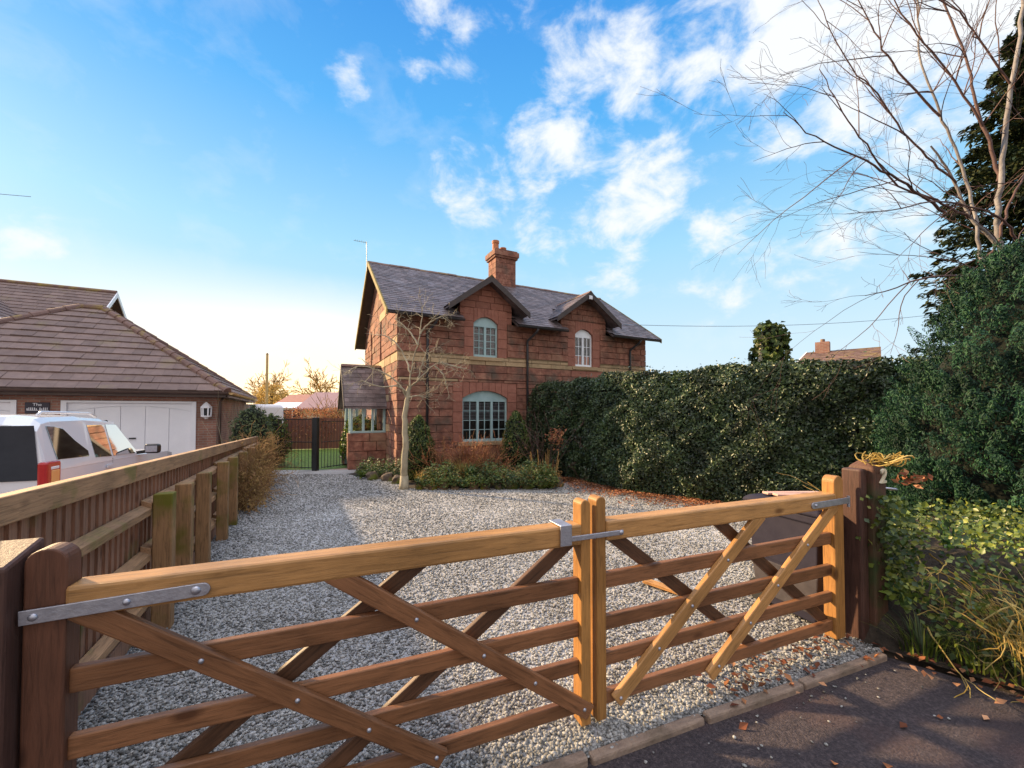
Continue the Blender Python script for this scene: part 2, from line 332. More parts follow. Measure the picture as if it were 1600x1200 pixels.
M['curtain'] = mat('red_curtain', [(.42, .10, .04), (.6, .2, .08)], .8, scale=9)
M['blind'] = mat('pale_blind', [(.35, .36, .40), (.42, .42, .46)], .8, scale=4)
M['stone'] = mat('red_sandstone', [(.14, .056, .040), (.25, .105, .072), (.36, .175, .12)], .9, scale=5.5, detail=12, bump=1.0, bscale=14, island=.19, blotch=[((.10, .08, .062), 2.0, .50, .74), ((.40, .25, .16), 1.1, .58, .85)])
M['dressed'] = mat('dressed_red_sandstone', [(.25, .095, .066), (.33, .14, .098)], .85, scale=7, bump=.5, bscale=25, island=.14)
M['pale_stone'] = mat('pale_buff_sandstone', [(.36, .24, .14), (.48, .34, .20)], .9, scale=6, bump=.6, bscale=20, island=.22, blotch=((.17, .13, .07), 3, .55, .75))
M['mortar'] = mat('dark_mortar', [(.13, .062, .045), (.20, .10, .075)], .95, scale=12)
M['slate'] = mat('weathered_slate', [(.080, .058, .060), (.13, .098, .100), (.19, .152, .152)], .5, scale=3.5, detail=9, island=.34, bump=.3, bscale=30, blotch=[((.25, .22, .25), 1.6, .56, .78), ((.19, .16, .10), 2.6, .66, .9)])
M['tile'] = mat('brown_concrete_tile', [(.16, .105, .092), (.22, .15, .13)], .75, scale=5, island=.16, bump=.25, bscale=40, blotch=((.22, .17, .09), 1.4, .6, .85))
M['ridge'] = mat('ridge_tile', [(.15, .085, .07), (.20, .12, .10)], .8, scale=6, island=.15, blotch=((.30, .22, .05), 3, .52, .75))
M['bargeboard'] = mat('dark_bargeboard', [(.045, .035, .035), (.075, .055, .05)], .6, scale=5)
M['verge'] = mat('lichened_bargeboard', [(.12, .095, .03), (.30, .22, .06)], .8, scale=5)
M['gutter'] = mat('black_gutter', [(.025, .022, .025), (.045, .04, .045)], .4, scale=5)
M['gutter_brown'] = mat('brown_gutter', [(.06, .035, .03), (.09, .055, .045)], .45, scale=5)
M['brick'] = brickmat('garage_brick', (.26, .115, .085), (.33, .16, .115), (.30, .23, .19))
M['terracotta'] = mat('terracotta', [(.42, .14, .06), (.55, .22, .10)], .8, scale=8)
M['gravel_base'] = mat('gravel_bed', [(.20, .19, .19), (.33, .32, .32), (.46, .45, .45)], .95, scale=42, detail=8, bump=1.0, bscale=60, blotch=[((.50, .49, .50), .55, .50, .72), ((.14, .13, .11), .9, .62, .8)])
M['gravel'] = mat('gravel_stone', [(.175, .172, .17), (.29, .283, .27)], .85, scale=20, island=.78, blotch=[((.37, .365, .355), .55, .48, .74), ((.12, .11, .10), .8, .52, .80)])
M['asphalt'] = mat('damp_asphalt', [(.022, .017, .022), (.050, .038, .043), (.105, .082, .085)], .85, scale=70, detail=10, bump=.9, bscale=120, blotch=[((.13, .062, .05), .9, .50, .72), ((.022, .018, .024), .7, .55, .75)], rough_var=.1)
M['kerb'] = mat('worn_concrete_kerb', [(.20, .14, .11), (.32, .23, .17)], .9, scale=14, island=.1, bump=.5, bscale=50, blotch=((.10, .075, .05), 4, .5, .7))
M['soil'] = mat('dark_soil', [(.018, .014, .010), (.05, .036, .026)], .95, scale=14, bump=.8)
M['grass'] = mat('lawn_grass', [(.05, .10, .014), (.10, .17, .02), (.17, .23, .04)], .8, scale=9, detail=9, bump=.7)
M['field'] = mat('rough_ground', [(.06, .06, .03), (.12, .10, .05)], .95, scale=3)
M['paving'] = mat('pink_paving', [(.46, .29, .23), (.56, .37, .30)], .85, scale=6)
M['drive'] = mat('neighbour_paving', [(.16, .12, .11), (.24, .19, .17)], .9, scale=8)
M['bark'] = mat('pale_bark', [(.11, .095, .095), (.30, .275, .27)], .75, scale=7, stretch=(1, 1, .5), bump=.5, bscale=25)
M['twig'] = mat('purple_brown_twig', [(.07, .035, .035), (.14, .075, .06)], .7, scale=10)
M['bark_tan'] = mat('mossy_tan_bark', [(.22, .18, .12), (.45, .39, .28)], .75, scale=8, stretch=(1, 1, .4), bump=.4)
M['bark_dark'] = mat('dark_bark', [(.04, .03, .025), (.09, .065, .05)], .9, scale=8, bump=.6)
M['hedge_leaf'] = leafmat('glossy_hedge_leaf', [(.016, .030, .016), (.028, .050, .022), (.042, .072, .026), (.060, .094, .032), (.085, .112, .040)], .40, .10, .5)
M['hedge_core'] = mat('hedge_core', [(.006, .009, .006), (.012, .014, .009)], 1, scale=6)  # near-black solid set inside foliage to block light
M['yew'] = leafmat('yew_foliage', [(.006, .024, .018), (.011, .042, .026), (.018, .064, .032), (.034, .092, .032), (.010, .036, .032)], .6, .15, .25)
M['spruce'] = leafmat('spruce_foliage', [(.010, .018, .014), (.018, .034, .016), (.034, .046, .016), (.06, .06, .018)], .7, .15, .2)
M['ivy'] = leafmat('ivy_leaf', [(.022, .05, .014), (.055, .095, .018), (.12, .16, .024), (.24, .26, .045)], .42, .25, .5)
M['shrub'] = leafmat('shrub_leaf', [(.02, .042, .012), (.045, .08, .016), (.09, .13, .025), (.15, .16, .04)], .5, .25, .4)
M['shrub_pale'] = leafmat('grey_green_leaf', [(.05, .075, .035), (.09, .12, .05), (.15, .18, .07)], .5, .3, .4)
M['rhodo'] = leafmat('bright_shrub_leaf', [(.05, .09, .015), (.10, .16, .02), (.18, .24, .03)], .45, .3, .5)
M['dry'] = leafmat('dry_stems', [(.20, .10, .05), (.34, .20, .08), (.42, .27, .10)], .8, .3, .2)
M['dry_red'] = leafmat('reddish_dry_stems', [(.22, .08, .05), (.36, .15, .08), (.46, .26, .12)], .8, .3, .2)
M['straw'] = leafmat('yellow_straw', [(.36, .23, .05), (.52, .36, .10), (.62, .48, .20)], .7, .3, .2)
M['blade'] = leafmat('green_blade', [(.03, .09, .03), (.05, .14, .04), (.10, .19, .05)], .5, .3, .4)
M['litter'] = leafmat('fallen_leaf', [(.12, .04, .025), (.24, .085, .04), (.34, .14, .06), (.42, .22, .12)], .8, .2, .2)
M['gold_tree'] = leafmat('distant_twigs', [(.34, .22, .08), (.52, .35, .12), (.62, .45, .17)], .8, .5, .1)
M['car'] = mat('silver_white_car_paint', [(.70, .71, .76), (.74, .75, .80)], .22, scale=1, coat=.6, metal=.05)
M['black'] = mat('black_trim', [(.014, .013, .014), (.022, .02, .02)], .4, scale=4)
M['rubber'] = mat('tyre_rubber', [(.015, .015, .015), (.025, .025, .025)], .85, scale=9)
M['red_lens'] = mat('red_lamp_lens', [(.36, .012, .018), (.46, .03, .03)], .15, scale=4, coat=.5)
M['amber_lens'] = mat('amber_lamp_lens', [(.75, .33, .10), (.82, .45, .18)], .15, scale=4, coat=.5)
M['bin'] = mat('grey_bin_plastic', [(.022, .020, .034), (.034, .031, .046)], .75, spec=.12, scale=5, bump=.1)
M['bin_low'] = mat('scuffed_bin_plastic', [(.05, .044, .05), (.08, .07, .075)], .75, spec=.12, scale=8)
M['slat'] = mat('pink_worn_slat', [(.52, .30, .24), (.62, .40, .33)], .7, scale=6, stretch=(.3, 3, 3))
M['iron'] = mat('black_iron', [(.012, .012, .014), (.02, .02, .022)], .4, scale=6)
M['rock'] = mat('mossy_rock', [(.06, .05, .04), (.16, .11, .08)], .9, scale=5, bump=.9, blotch=((.10, .12, .015), 3, .48, .62))
M['log'] = mat('mossy_log', [(.08, .05, .03), (.17, .11, .06)], .9, scale=7, bump=.7, blotch=((.15, .15, .01), 3, .48, .62))
M['sign_black'] = mat('dark_sign', [(.035, .03, .045), (.05, .045, .06)], .5, scale=5)
M['cream'] = mat('cream_number', [(.72, .66, .48), (.8, .74, .58)], .5, scale=20)
M['pale_render'] = mat('pale_render', [(.62, .56, .48), (.72, .66, .58)], .85, scale=4)
M['far_roof'] = mat('far_roof_tiles', [(.30, .13, .10), (.40, .20, .17)], .85, scale=5, stretch=(1, 1, 6))
M['far_roof_b'] = mat('far_grey_roof', [(.26, .15, .16), (.34, .22, .24)], .85, scale=5, stretch=(1, 1, 6))
M['brown_fence'] = mat('brown_fence_panels', [(.16, .07, .055), (.26, .12, .09)], .85, scale=5, stretch=(6, 6, .5))
M['flower'] = mat('yellow_petals', [(.72, .60, .04), (.8, .68, .08)], .6, scale=9)
M['pole'] = mat('weathered_pole', [(.52, .34, .15), (.62, .42, .2)], .8, scale=6)
M['wire'] = mat('grey_wire', [(.20, .25, .33), (.24, .30, .38)], .6, scale=6)
M['interior'] = mat('porch_interior', [(.55, .28, .10), (.7, .42, .18)], .8, scale=5)

def leaves(P, Nn, size, aspect=.5, fold=.25, up=None, jit=.5):
    """one folded 4-corner leaf per point, facing roughly Nn; returns V, F"""
    n = len(P); P = np.asarray(P, float); Nn = np.asarray(Nn, float)
    Nn = Nn + rng.normal(0, jit, (n, 3)); Nn /= np.linalg.norm(Nn, axis=1, keepdims=True) + 1e-9
    A = rng.normal(0, 1, (n, 3)) if up is None else np.asarray(up, float) + rng.normal(0, .35, (n, 3))
    A = A - Nn * (A * Nn).sum(1, keepdims=True); A /= np.linalg.norm(A, axis=1, keepdims=True) + 1e-9
    B = np.cross(Nn, A); s = (np.asarray(size) * rng.uniform(.65, 1.35, n))[:, None]
    V = np.stack([P - A * s * .5, P + B * s * aspect * .5 + Nn * s * fold * .5 - A * s * .05, P + A * s * .5, P - B * s * aspect * .5 + Nn * s * fold * .5 - A * s * .05], 1).reshape(-1, 3)
    i = np.arange(n)[:, None] * 4
    F = np.concatenate([i + np.array([[0, 1, 2]]), i + np.array([[0, 2, 3]])], 1).reshape(-1, 3)
    return V, F

def blades(P, H, w, lean, seg=3):
    """thin curved blades rising from P; lean: (n,3) sideways throw at the tip"""
    n = len(P); P = np.asarray(P, float); H = np.asarray(H, float); lean = np.asarray(lean, float)
    d = np.cross(lean + 1e-3, [0, 0, 1.0]); d /= np.linalg.norm(d, axis=1, keepdims=True) + 1e-9
    rows = []
    for k in range(seg + 1):
        t = k / seg; c = P + np.array([0, 0, 1.0]) * (H * t)[:, None] * (1 - .25 * t * t) + lean * t * t
        ww = w * (1 - .85 * t); rows += [c - d * ww * .5, c + d * ww * .5]
    V = np.stack(rows, 1).reshape(-1, 3); k2 = 2 * (seg + 1); i = np.arange(n)[:, None] * k2
    F = np.concatenate([i + np.array([[2 * k, 2 * k + 1, 2 * k + 3, 2 * k + 2]]) for k in range(seg)], 1).reshape(-1, 4)
    return V, F

def solid_text(fc, parent, loc, m, label=None):
    """lettering turned into a plain mesh that stands upright facing local -y"""
    t = bpy.data.objects.new(fc.name, fc); me = bpy.data.meshes.new_from_object(t); bpy.data.objects.remove(t)
    o = bpy.data.objects.new(fc.name, me); COL.objects.link(o); o.parent = parent; o.location = loc; o.rotation_euler = (R_(90), 0, 0); me.materials.clear(); me.materials.append(m)
    if label: o['label'] = label
    return o
def build_multi(name, pairs, parent):
    """one mesh, several materials"""
    mb = MB(); ids = []
    for k, (q, m) in enumerate(pairs):
        o = len(mb.v); mb.v += q.v; mb.f += [tuple(i + o for i in f) for f in q.f]; ids += [k] * len(q.f)
    ob = mb.build(name, None, parent)
    for _, m in pairs: ob.data.materials.append(m)
    ob.data.polygons.foreach_set('material_index', ids); return ob

# ------------------------------------------------------------------ ground
def sheet(name, pts, z, m, kind='structure'):
    mb = MB(); mb.poly([(x, y, z) for x, y in pts], [tuple(range(len(pts)))]); o = mb.build(name, m); o['kind'] = kind; return o
sheet('ground', [(-400, -120), (400, -120), (400, 700), (-400, 700)], -.06, M['field'])
K0 = Vector((.3, 2.04)); KD = Vector((.9335, .3585)).normalized(); KN = Vector((-KD.y, KD.x))
ka = K0 - KD * 9; kb = K0 + KD * 2.40
sheet('road', [(ka.x, ka.y), (kb.x, kb.y), (3.05, 2.44), (3.4, 2.1), (14, -3), (14, -9), (-14, -9), (-14, -3)], -.02, M['asphalt'])
GR = [(ka.x + .3, ka.y), (kb.x, kb.y), (3.2, 3.4), (6.4, 5.9), (4.6, 7.3), (3.2, 8.4), (2.3, 10.5), (1.2, 12.0), (-2.5, 12.2), (-4.2, 11.8), (-5.2, 11.9), (-7.4, 12.0), (-6.8, 11.2), (-1.9, 1.4), (-4.5, -1)]
sheet('gravel_driveway', [(ka.x, ka.y), (kb.x, kb.y), (3.2, 3.4), (7.6, 6.2), (5.6, 8.3), (3.2, 10.4), (2.3, 12.5), (-2.5, 12.3), (-5.0, 11.85), (-7.8, 11.75), (-6.9, 11.2), (-1.95, 1.4), (-3.2, .6)], 0, M['gravel_base'])
sheet('neighbour_driveway', [(-2.1, 1.4), (-7.0, 11.2), (-8.4, 13.2), (-26, 5), (-20, -3), (-3.6, -.6)], -.004, M['drive'])
sheet('lawn', [(-7.6, 12.0), (-5.6, 11.9), (-4.95, 12.4), (-5.35, 13.9), (-6.6, 15.6), (-5.0, 16.2), (-4.2, 22), (-9, 24), (-16, 24), (-11.5, 16)], -.035, M['grass'])
sheet('far_lawn', [(-16, 24.2), (-2, 24.2), (2, 60), (-40, 60)], -.035, M['grass'])
sheet('garden_path', [(-5.58, 11.87), (-4.3, 11.6), (-4.2, 22.0), (-4.98, 16.2), (-6.55, 15.6), (-5.32, 13.9), (-4.92, 12.4)], -.025, M['paving'])
sheet('planting_bed', [(-2.75, 10.0), (-2.3, 8.95), (-.5, 8.95), (.85, 8.95), (1.3, 9.8), (2.0, 9.6), (2.6, 8.5), (3.6, 7.9), (4.4, 7.2), (7.5, 6.3), (6, 8.5), (3, 11), (1, 13), (-3.0, 11.0), (-4.2, 11.4), (-4.4, 11.0), (-3.6, 10.3)], .006, M['soil'])
sheet('bank_soil', [(kb.x + .01, kb.y + .02), (3.05, 2.45), (3.6, 2.0), (14, -2), (14, 12), (6, 6.2), (3.2, 3.45), (2.62, 3.0)], .012, M['soil'])

# kerb: each edging stone is its own thing
segs = [(-1.45, .40), (-.53, .58), (.07, .70), (.79, .74), (1.55, .82)]
labs = ['worn kerb stone under the left gate leaf, cut off by the bottom edge', 'pale worn kerb stone whose broken end shows below the gate meeting posts', 'kerb stone just right of the meeting posts along the road edge', 'kerb stone in front of the middle of the shorter gate leaf', 'kerb stone running up to the foot of the number post']
for (s0, ln), lb in zip(segs, labs):
    mb = MB(); mb.box(0, ln, .02, .075, -.05, .02)
    o = mb.build('kerb_stone', M['kerb'], bevel=.012); o.location = (K0.x + KD.x * s0 - KN.x * .07, K0.y + KD.y * s0 - KN.y * .07, random.uniform(-.006, .004)); o.rotation_euler = (random.uniform(-.02, .02), 0, math.atan2(KD.y, KD.x) + random.uniform(-.012, .012))
    tag(o, lb, 'kerb stone', 'kerb stones along the road edge')

# ------------------------------------------------------------------ five-bar gate, two leaves on one line
GA = R_(22.47); GO = (.383 - .03 * math.sin(R_(22.47)) + .018, 2.212 + .03 * math.cos(R_(22.47)) + .007, 0)
def gate_piece(name, mb_args, m, root, bev=.006):
    """a board built along its own local X so the grain follows it"""
    p0, p1, w, h, up = mb_args; p0 = Vector(p0); p1 = Vector(p1); L = (p1 - p0).length
    mb = MB(); mb.box(0, L, -w / 2, w / 2, -h / 2, h / 2); o = mb.build(name, m, root, bevel=bev)
    d = (p1 - p0).normalized(); o.location = p0; o.rotation_euler = (0, -math.asin(d.z), 0) if abs(d.y) < 1e-6 and d.x > 0 else (0, -(math.pi - math.asin(d.z)), 0)
    return o
def arch_stile(root, u0, u1, v0, v1, z0, z1, name='stile', m=None):
    mb = MB(); r = (u1 - u0) / 2; pts = [(u0, v0, z0), (u1, v0, z0)]
    for k in range(13):
        a = math.pi * k / 12; pts.append((u0 + r + r * math.cos(a), v0, z1 - r * .9 + r * .9 * math.sin(a)))
    mb.prism(pts, (0, v1 - v0, 0)); return mb.build(name, m or M['gate_wood_up'], root, bevel=.006)
def bolt(root, u, z, v=-.0485, r=.010):
    mb = MB(); mb.lathe((u, v, z), [(r, 0), (r * .95, -.003), (r * .6, -.007), (.001, -.008)], 10, 'y'); return mb.build('bolt', M['steel'], root, smooth=True)
def gate_leaf(label, ua, ub, sa, sb, rails, fronts, backs, fm='gate_wood_low'):
    root = thing('gate_leaf', label, 'gate', GO, GA, 'driveway gate leaves')
    arch_stile(root, sa[0], sa[1], -.04, .045, .03, 1.20, m=M['stile_shaded'] if ua < -1 else None); arch_stile(root, sb[0], sb[1], -.04, .045, .03, 1.19)
    for i, (zt, h) in enumerate(rails):
        w = .104 if i == 0 else .034
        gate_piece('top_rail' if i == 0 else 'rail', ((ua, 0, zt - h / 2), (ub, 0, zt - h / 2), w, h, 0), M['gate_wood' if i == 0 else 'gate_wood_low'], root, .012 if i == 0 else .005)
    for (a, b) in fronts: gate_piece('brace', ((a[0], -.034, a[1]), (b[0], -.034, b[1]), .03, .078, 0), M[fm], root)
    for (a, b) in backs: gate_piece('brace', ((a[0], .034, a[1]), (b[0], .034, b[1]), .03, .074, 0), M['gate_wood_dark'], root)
    for (a, b) in fronts:
        lo, hi = (a, b) if a[1] < b[1] else (b, a)
        for (zt, h) in rails[1:]:
            zc = zt - h / 2; tt = (zc - lo[1]) / (hi[1] - lo[1])
            if .02 < tt < .99: bolt(root, lo[0] + (hi[0] - lo[0]) * tt, zc)
    return root
RAILS = [(1.07, .106), (.785, .084), (.556, .077), (.362, .072), (.158, .070)]
g1 = gate_leaf('longer left gate leaf of orange-brown timber with strap hinge at the dark post', -2.045, -.05, (-2.15, -2.043), (-.05, .008), RAILS,
               [((-2.02, .995), (-.77, .10)), ((-1.24, .995), (.0, .095))], [((-.83, .99), (-2.05, .12)), ((-.05, .985), (-1.27, .13))])
g2 = gate_leaf('right gate leaf hinged beside the grey bin, its braces leaning to the right', .105, 2.06, (.045, .105), (2.06, 2.165), RAILS,
               [((1.31, .99), (.165, .105)), ((2.07, .985), (.84, .075))], [((.16, .99), (1.33, .10)), ((.96, .99), (2.06, .125))], 'gate_wood')
# hinge straps
def strap(root, u0, u1, z0, z1, h=.052):
    mb = MB(); n = 10; r = h / 2; d = Vector((u1 - u0, 0, z1 - z0)); pr = Vector((-d.z, 0, d.x)).normalized() * r; pts = []
    for k in range(n + 1):
        a = -math.pi / 2 + math.pi * k / n; pts.append(Vector((u1, -.0525, z1)) + d.normalized() * r * math.cos(a) + pr * math.sin(a))
    pts += [Vector((u0, -.0525, z0)) + pr, Vector((u0, -.0525, z0)) - pr]
    mb.prism(pts, (0, -.008, 0)); return mb.build('hinge_strap', M['steel'], root, bevel=.002)
strap(g1, -2.15, -1.665, .990, 1.005, .047); bolt(g1, -1.685, 1.005, -.06, .016); bolt(g1, -1.88, .998, -.06, .012); bolt(g1, -2.115, .99, -.06, .013)
s2 = strap(g2, 2.20, 1.80, 1.012, 1.006, .044); bolt(g2, 1.82, 1.006, -.06, .012)
# latch loop over both meeting stiles, pivoted on the right leaf
lt = thing('gate_latch', 'grey steel throw-over latch clasping the two meeting gate posts', 'latch', GO, GA)
mb = MB(); mb.box(-.165, .20, -.066, -.055, .993, 1.019); mb.build('bar', M['steel'], lt, bevel=.003)
mb = MB(); mb.box(-.185, -.12, -.068, -.056, .975, 1.080); mb.box(-.185, -.12, -.056, .06, 1.0735, 1.080); mb.build('loop', M['steel'], lt, bevel=.003)
bolt(lt, .185, 1.007, -.066, .014)
# gate posts
def square_post(root, x0, x1, y0, y1, h, m, slope=0, chamf=.02, name='shaft'):
    mb = MB(); mb.poly([(x0, y0, -.1), (x1, y0, -.1), (x1, y1, -.1), (x0, y1, -.1), (x0, y0, h), (x1, y0, h), (x1, y1, h + slope), (x0, y1, h + slope)],
                       [(3, 2, 1, 0), (4, 5, 6, 7), (0, 1, 5, 4), (1, 2, 6, 5), (2, 3, 7, 6), (3, 0, 4, 7)]); return mb.build(name, m, root, bevel=chamf)
lp = thing('gate_post', 'dark brown gate post at the far left that the longer gate leaf hangs from', 'post', GO, GA, 'gate posts')
square_post(lp, -2.36, -2.16, -.10, .09, 1.165, M['post_dark'], .05, .012)
rp = thing('gate_post', 'dark brown flat-topped gate post that the right gate leaf hangs from', 'post', GO, GA, 'gate posts')
square_post(rp, 2.265, 2.345, -.10, .03, 1.235, M['post_dark'], 0, .015)
mb = MB(); mb.lathe((2.215, -.045, .96), [(.010, 0), (.010, .08)], 10); mb.build('hinge_pin', M['steel'], rp)
npst = thing('gate_post', 'stout post bearing the cream number 2, with dry vines over its top', 'post', GO, GA, 'gate posts')
mb = MB(); x0, x1, y0, y1, h = 2.352, 2.51, -.135, .03, 1.245
mb.poly([(x0, y0, -.1), (x1, y0, -.1), (x1, y1, -.1), (x0, y1, -.1), (x0, y0, h), (x1, y0, h), (x1, y1, h), (x0, y1, h), (x0 + .05, y0 + .05, h + .05), (x1 - .05, y0 + .05, h + .05), (x1 - .05, y1 - .05, h + .05), (x0 + .05, y1 - .05, h + .05)],
        [(3, 2, 1, 0), (8, 9, 10, 11), (0, 1, 5, 4), (1, 2, 6, 5), (2, 3, 7, 6), (3, 0, 4, 7), (4, 5, 9, 8), (5, 6, 10, 9), (6, 7, 11, 10), (7, 4, 8, 11)]); mb.build('shaft', M['post_moss'], npst, bevel=.012)
fc = bpy.data.curves.new('house_number', 'FONT'); fc.body = '2'; fc.size = .145; fc.extrude = .006; fc.align_x = 'CENTER'; fc.bevel_depth = .003; fc.shear = .18
fo = fc; solid_text(fo, npst, (2.445, -.143, 1.135), M['cream'], 'cream raised number 2')
mb = MB(); pts = [(2.50 + .085 * (1 - math.cos(a)), -.08 + .05 * math.sin(2 * a), 1.06 + .016 * math.sin(a)) for a in [math.pi * k / 10 for k in range(11)]]
mb.tube(pts, .009, 8); mb.build('hook', M['steel'], npst, smooth=True)
mb = MB(); mb.tube([(2.44, -.135, 1.0), (2.55, -.145, .995)], .009, 8); mb.build('peg', M['steel'], npst, smooth=True)

# ------------------------------------------------------------------ featheredge fence on the left
FO = Vector((-2.62, 3.2)); FD = Vector((-.4447, .8957)).normalized(); FA = math.atan2(FD.y, FD.x)
fr = thing('boundary_fence', 'long brown featheredge timber fence with capping rail along the drive', 'fence', (FO.x, FO.y, 0), FA)
def ftop(s): return 1.220 - .0262 * s
S0, S1 = -2.35, 7.6; YB = .17          # local x along fence, +y away from the drive
mb = MB(); s = S0
while s < S1:
    w = .092 + random.uniform(-.006, .006); zt = ftop(s) + random.uniform(-.004, .004); z0 = .04 + random.uniform(-.01, .01)
    y = YB + random.uniform(0, .004)
    mb.poly([(s, y, z0), (s + w + .012, y + .016, z0), (s + w + .012, y + .026, z0), (s, y + .022, z0), (s, y, zt), (s + w + .012, y + .016, zt), (s + w + .012, y + .026, zt), (s, y + .022, zt)],
            [(3, 2, 1, 0), (4, 5, 6, 7), (0, 1, 5, 4), (1, 2, 6, 5), (2, 3, 7, 6), (3, 0, 4, 7)]); s += w
bd = mb.build('board_panel', M['fence_board'], fr)
for (a, b) in ((S0, -.2), (-.2, 2.2), (2.2, 4.9), (4.9, S1)):
    za, zb = ftop(a), ftop(b); mb = MB(); L = math.hypot(b - a, zb - za); mb.box(0, L - .004, -.012, .055, -.068, .05)
    o = mb.build('capping_rail', M['fence_rail'], fr, bevel=.006); o.location = (a, YB - .02, za); o.rotation_euler = (0, -math.asin((zb - za) / L), 0)
mb = MB(); mb.box(S0, S1, YB - .02, YB + .012, .0, .13); mb.build('gravel_board', M['fence_board'], fr, bevel=.004)
for zr in (.94, .60, .26):
    for (a, b) in ((S0, .0), (.0, 2.6), (2.6, 5.2), (5.2, S1)):
        mb = MB(); mb.prism([(a, YB - .001, zr - .04), (a, YB - .065, zr - .028), (a, YB - .065, zr + .022), (a, YB - .001, zr + .05)], (b - a - .003, 0, -.015 * (b - a))); mb.build('cross_rail', M['fence_rail'], fr, bevel=.004)
for i, sp in enumerate((.05, .62, 1.38, 2.47, 3.25, 4.3, 5.4, 6.5)):
    mb = MB(); r1 = random.uniform(-.012, .012); hh = 1.03 - .012 * i + random.uniform(-.01, .01); w = .11
    mb.box(sp - w / 2, sp + w / 2, -.02, .10, -.1, hh); o = mb.build('fence_post', M['fence_post'], fr, bevel=.009); o.rotation_euler = (0, r1 * .5, 0)

# ------------------------------------------------------------------ wheelie bin by the gate, with slats on its lid
bn = thing('wheelie_bin', 'dark grey wheelie bin standing behind the right gate leaf', 'bin', (2.45, 3.50, 0), R_(18))
mb = MB()
def tap(mb, zz):  # stacked rectangles (hw, hd, z)
    o = len(mb.v)
    for (a, b, z) in zz: mb.v += [(-a, -b, z), (a, -b, z), (a, b, z), (-a, b, z)]
    for i in range(len(zz) - 1):
        for j in range(4): mb.f.append((o + 4 * i + j, o + 4 * i + (j + 1) % 4, o + 4 * i + 4 + (j + 1) % 4, o + 4 * i + 4 + j))
    mb.f.append((o + 3, o + 2, o + 1, o)); k = o + 4 * (len(zz) - 1); mb.f.append((k, k + 1, k + 2, k + 3))
tap(mb, [(.225, .24, .03), (.235, .25, .12), (.26, .28, .42), (.262, .282, .425), (.275, .30, .80), (.295, .32, .805), (.295, .32, .86)]); mb.build('body', M['bin'], bn, bevel=.012)
mb = MB(); tap(mb, [(.24, .255, .10), (.262, .285, .40)]); mb.v = [(x * 1.012, y * 1.012, z) for x, y, z in mb.v]; mb.build('base_skirt', M['bin_low'], bn, bevel=.01)
mb = MB(); tap(mb, [(.305, .335, .862), (.31, .34, .89), (.27, .30, .925)]); mb.build('lid', M['bin'], bn, bevel=.012)
mb = MB(); mb.tube([(-.22, .37, .88), (.22, .37, .88)], .016, 8); mb.build('handle', M['bin'], bn, smooth=True)
for sx in (-1, 1):
    mb = MB(); mb.lathe((sx * .21 - .025, .25, .10), [(.10, 0), (.10, .05)], 18, 'x'); mb.build('wheel', M['rubber'], bn)
sb = bn.location
slabs = ['pinkish worn slat lying on the grey bin lid, nearest the hedge', 'pinkish worn slat lying on the grey bin lid, middle of three', 'pinkish worn slat lying on the grey bin lid, nearest the gate']
for k, (dx, dy, rz) in enumerate(((.02, .17, 8), (.05, .05, 2), (-.02, -.07, 13))):
    mb = MB(); mb.box(-.27, .27, -.035, .035, 0, .018); o = mb.build('wooden_slat', M['slat'], bevel=.004)
    o.location = (sb.x + dx, sb.y + dy, .932 + .004 * k); o.rotation_euler = (0, R_(1.2), R_(rz)); tag(o, slabs[k], 'slat', 'slats on the bin lid')
mb = MB(); mb.box(-.22, .22, -.04, .04, 0, .03); o = mb.build('loose_board', M['gate_wood'], bevel=.004); o.location = (1.42, 3.86, .02); o.rotation_euler = (0, 0, R_(-48)); tag(o, 'short loose board lying flat on the gravel behind the right gate leaf', 'board')

# ------------------------------------------------------------------ tiles and stone courses (real pieces)
def tile_slope(mb, o, ud, upd, bounds, length, rows, tw, th, lap=.25, skip=None, jit=.02, start=0):
    """rows of overlapping tiles on a slope. o origin at the eave, ud along, upd up the slope (unit), bounds(t)->(a,b)"""
    o = Vector(o); ud = Vector(ud).normalized(); upd = Vector(upd).normalized(); nr = ud.cross(upd).normalized()
    if nr.z < 0: nr = -nr
    rh = length / rows
    for r in range(start, rows):
        t0 = r * rh; t1 = min((r + 1) * rh + rh * lap, length); a0, b0 = bounds(t0); a1, b1 = bounds(min(t0 + rh, length))
        u = min(a0, a1) - (tw * .5 if r % 2 else 0)
        while u < max(b0, b1):
            w = tw * random.uniform(1 - jit * 6, 1 + jit * 6); ua, ub = u, u + w - .006; u += w
            la, ra = max(ua, a0), min(ub, b0); lb, rb = max(ua, a1), min(ub, b1)
            if ra - la < .01 and rb - lb < .01: continue
            if ra < la: la = ra = (la if la > b0 else ra)
            if rb < lb: lb = rb = min(max(lb, a1), b1)
            if skip and skip((ua + ub) / 2, t0): continue
            e = random.uniform(-jit, jit) * rh * .7; lift = th * random.uniform(.85, 1.25)
            P = [o + ud * la + upd * (t0 + e) + nr * lift, o + ud * ra + upd * (t0 + e) + nr * lift * 1.02, o + ud * rb + upd * t1 + nr * .004, o + ud * lb + upd * t1 + nr * .004]
            Q = [p - nr * th * .9 for p in P[:2]] + [p - nr * .003 for p in P[2:]]
            mb.poly(P + Q, [(0, 1, 2, 3), (4, 5, 1, 0), (5, 6, 2, 1), (7, 4, 0, 3)])

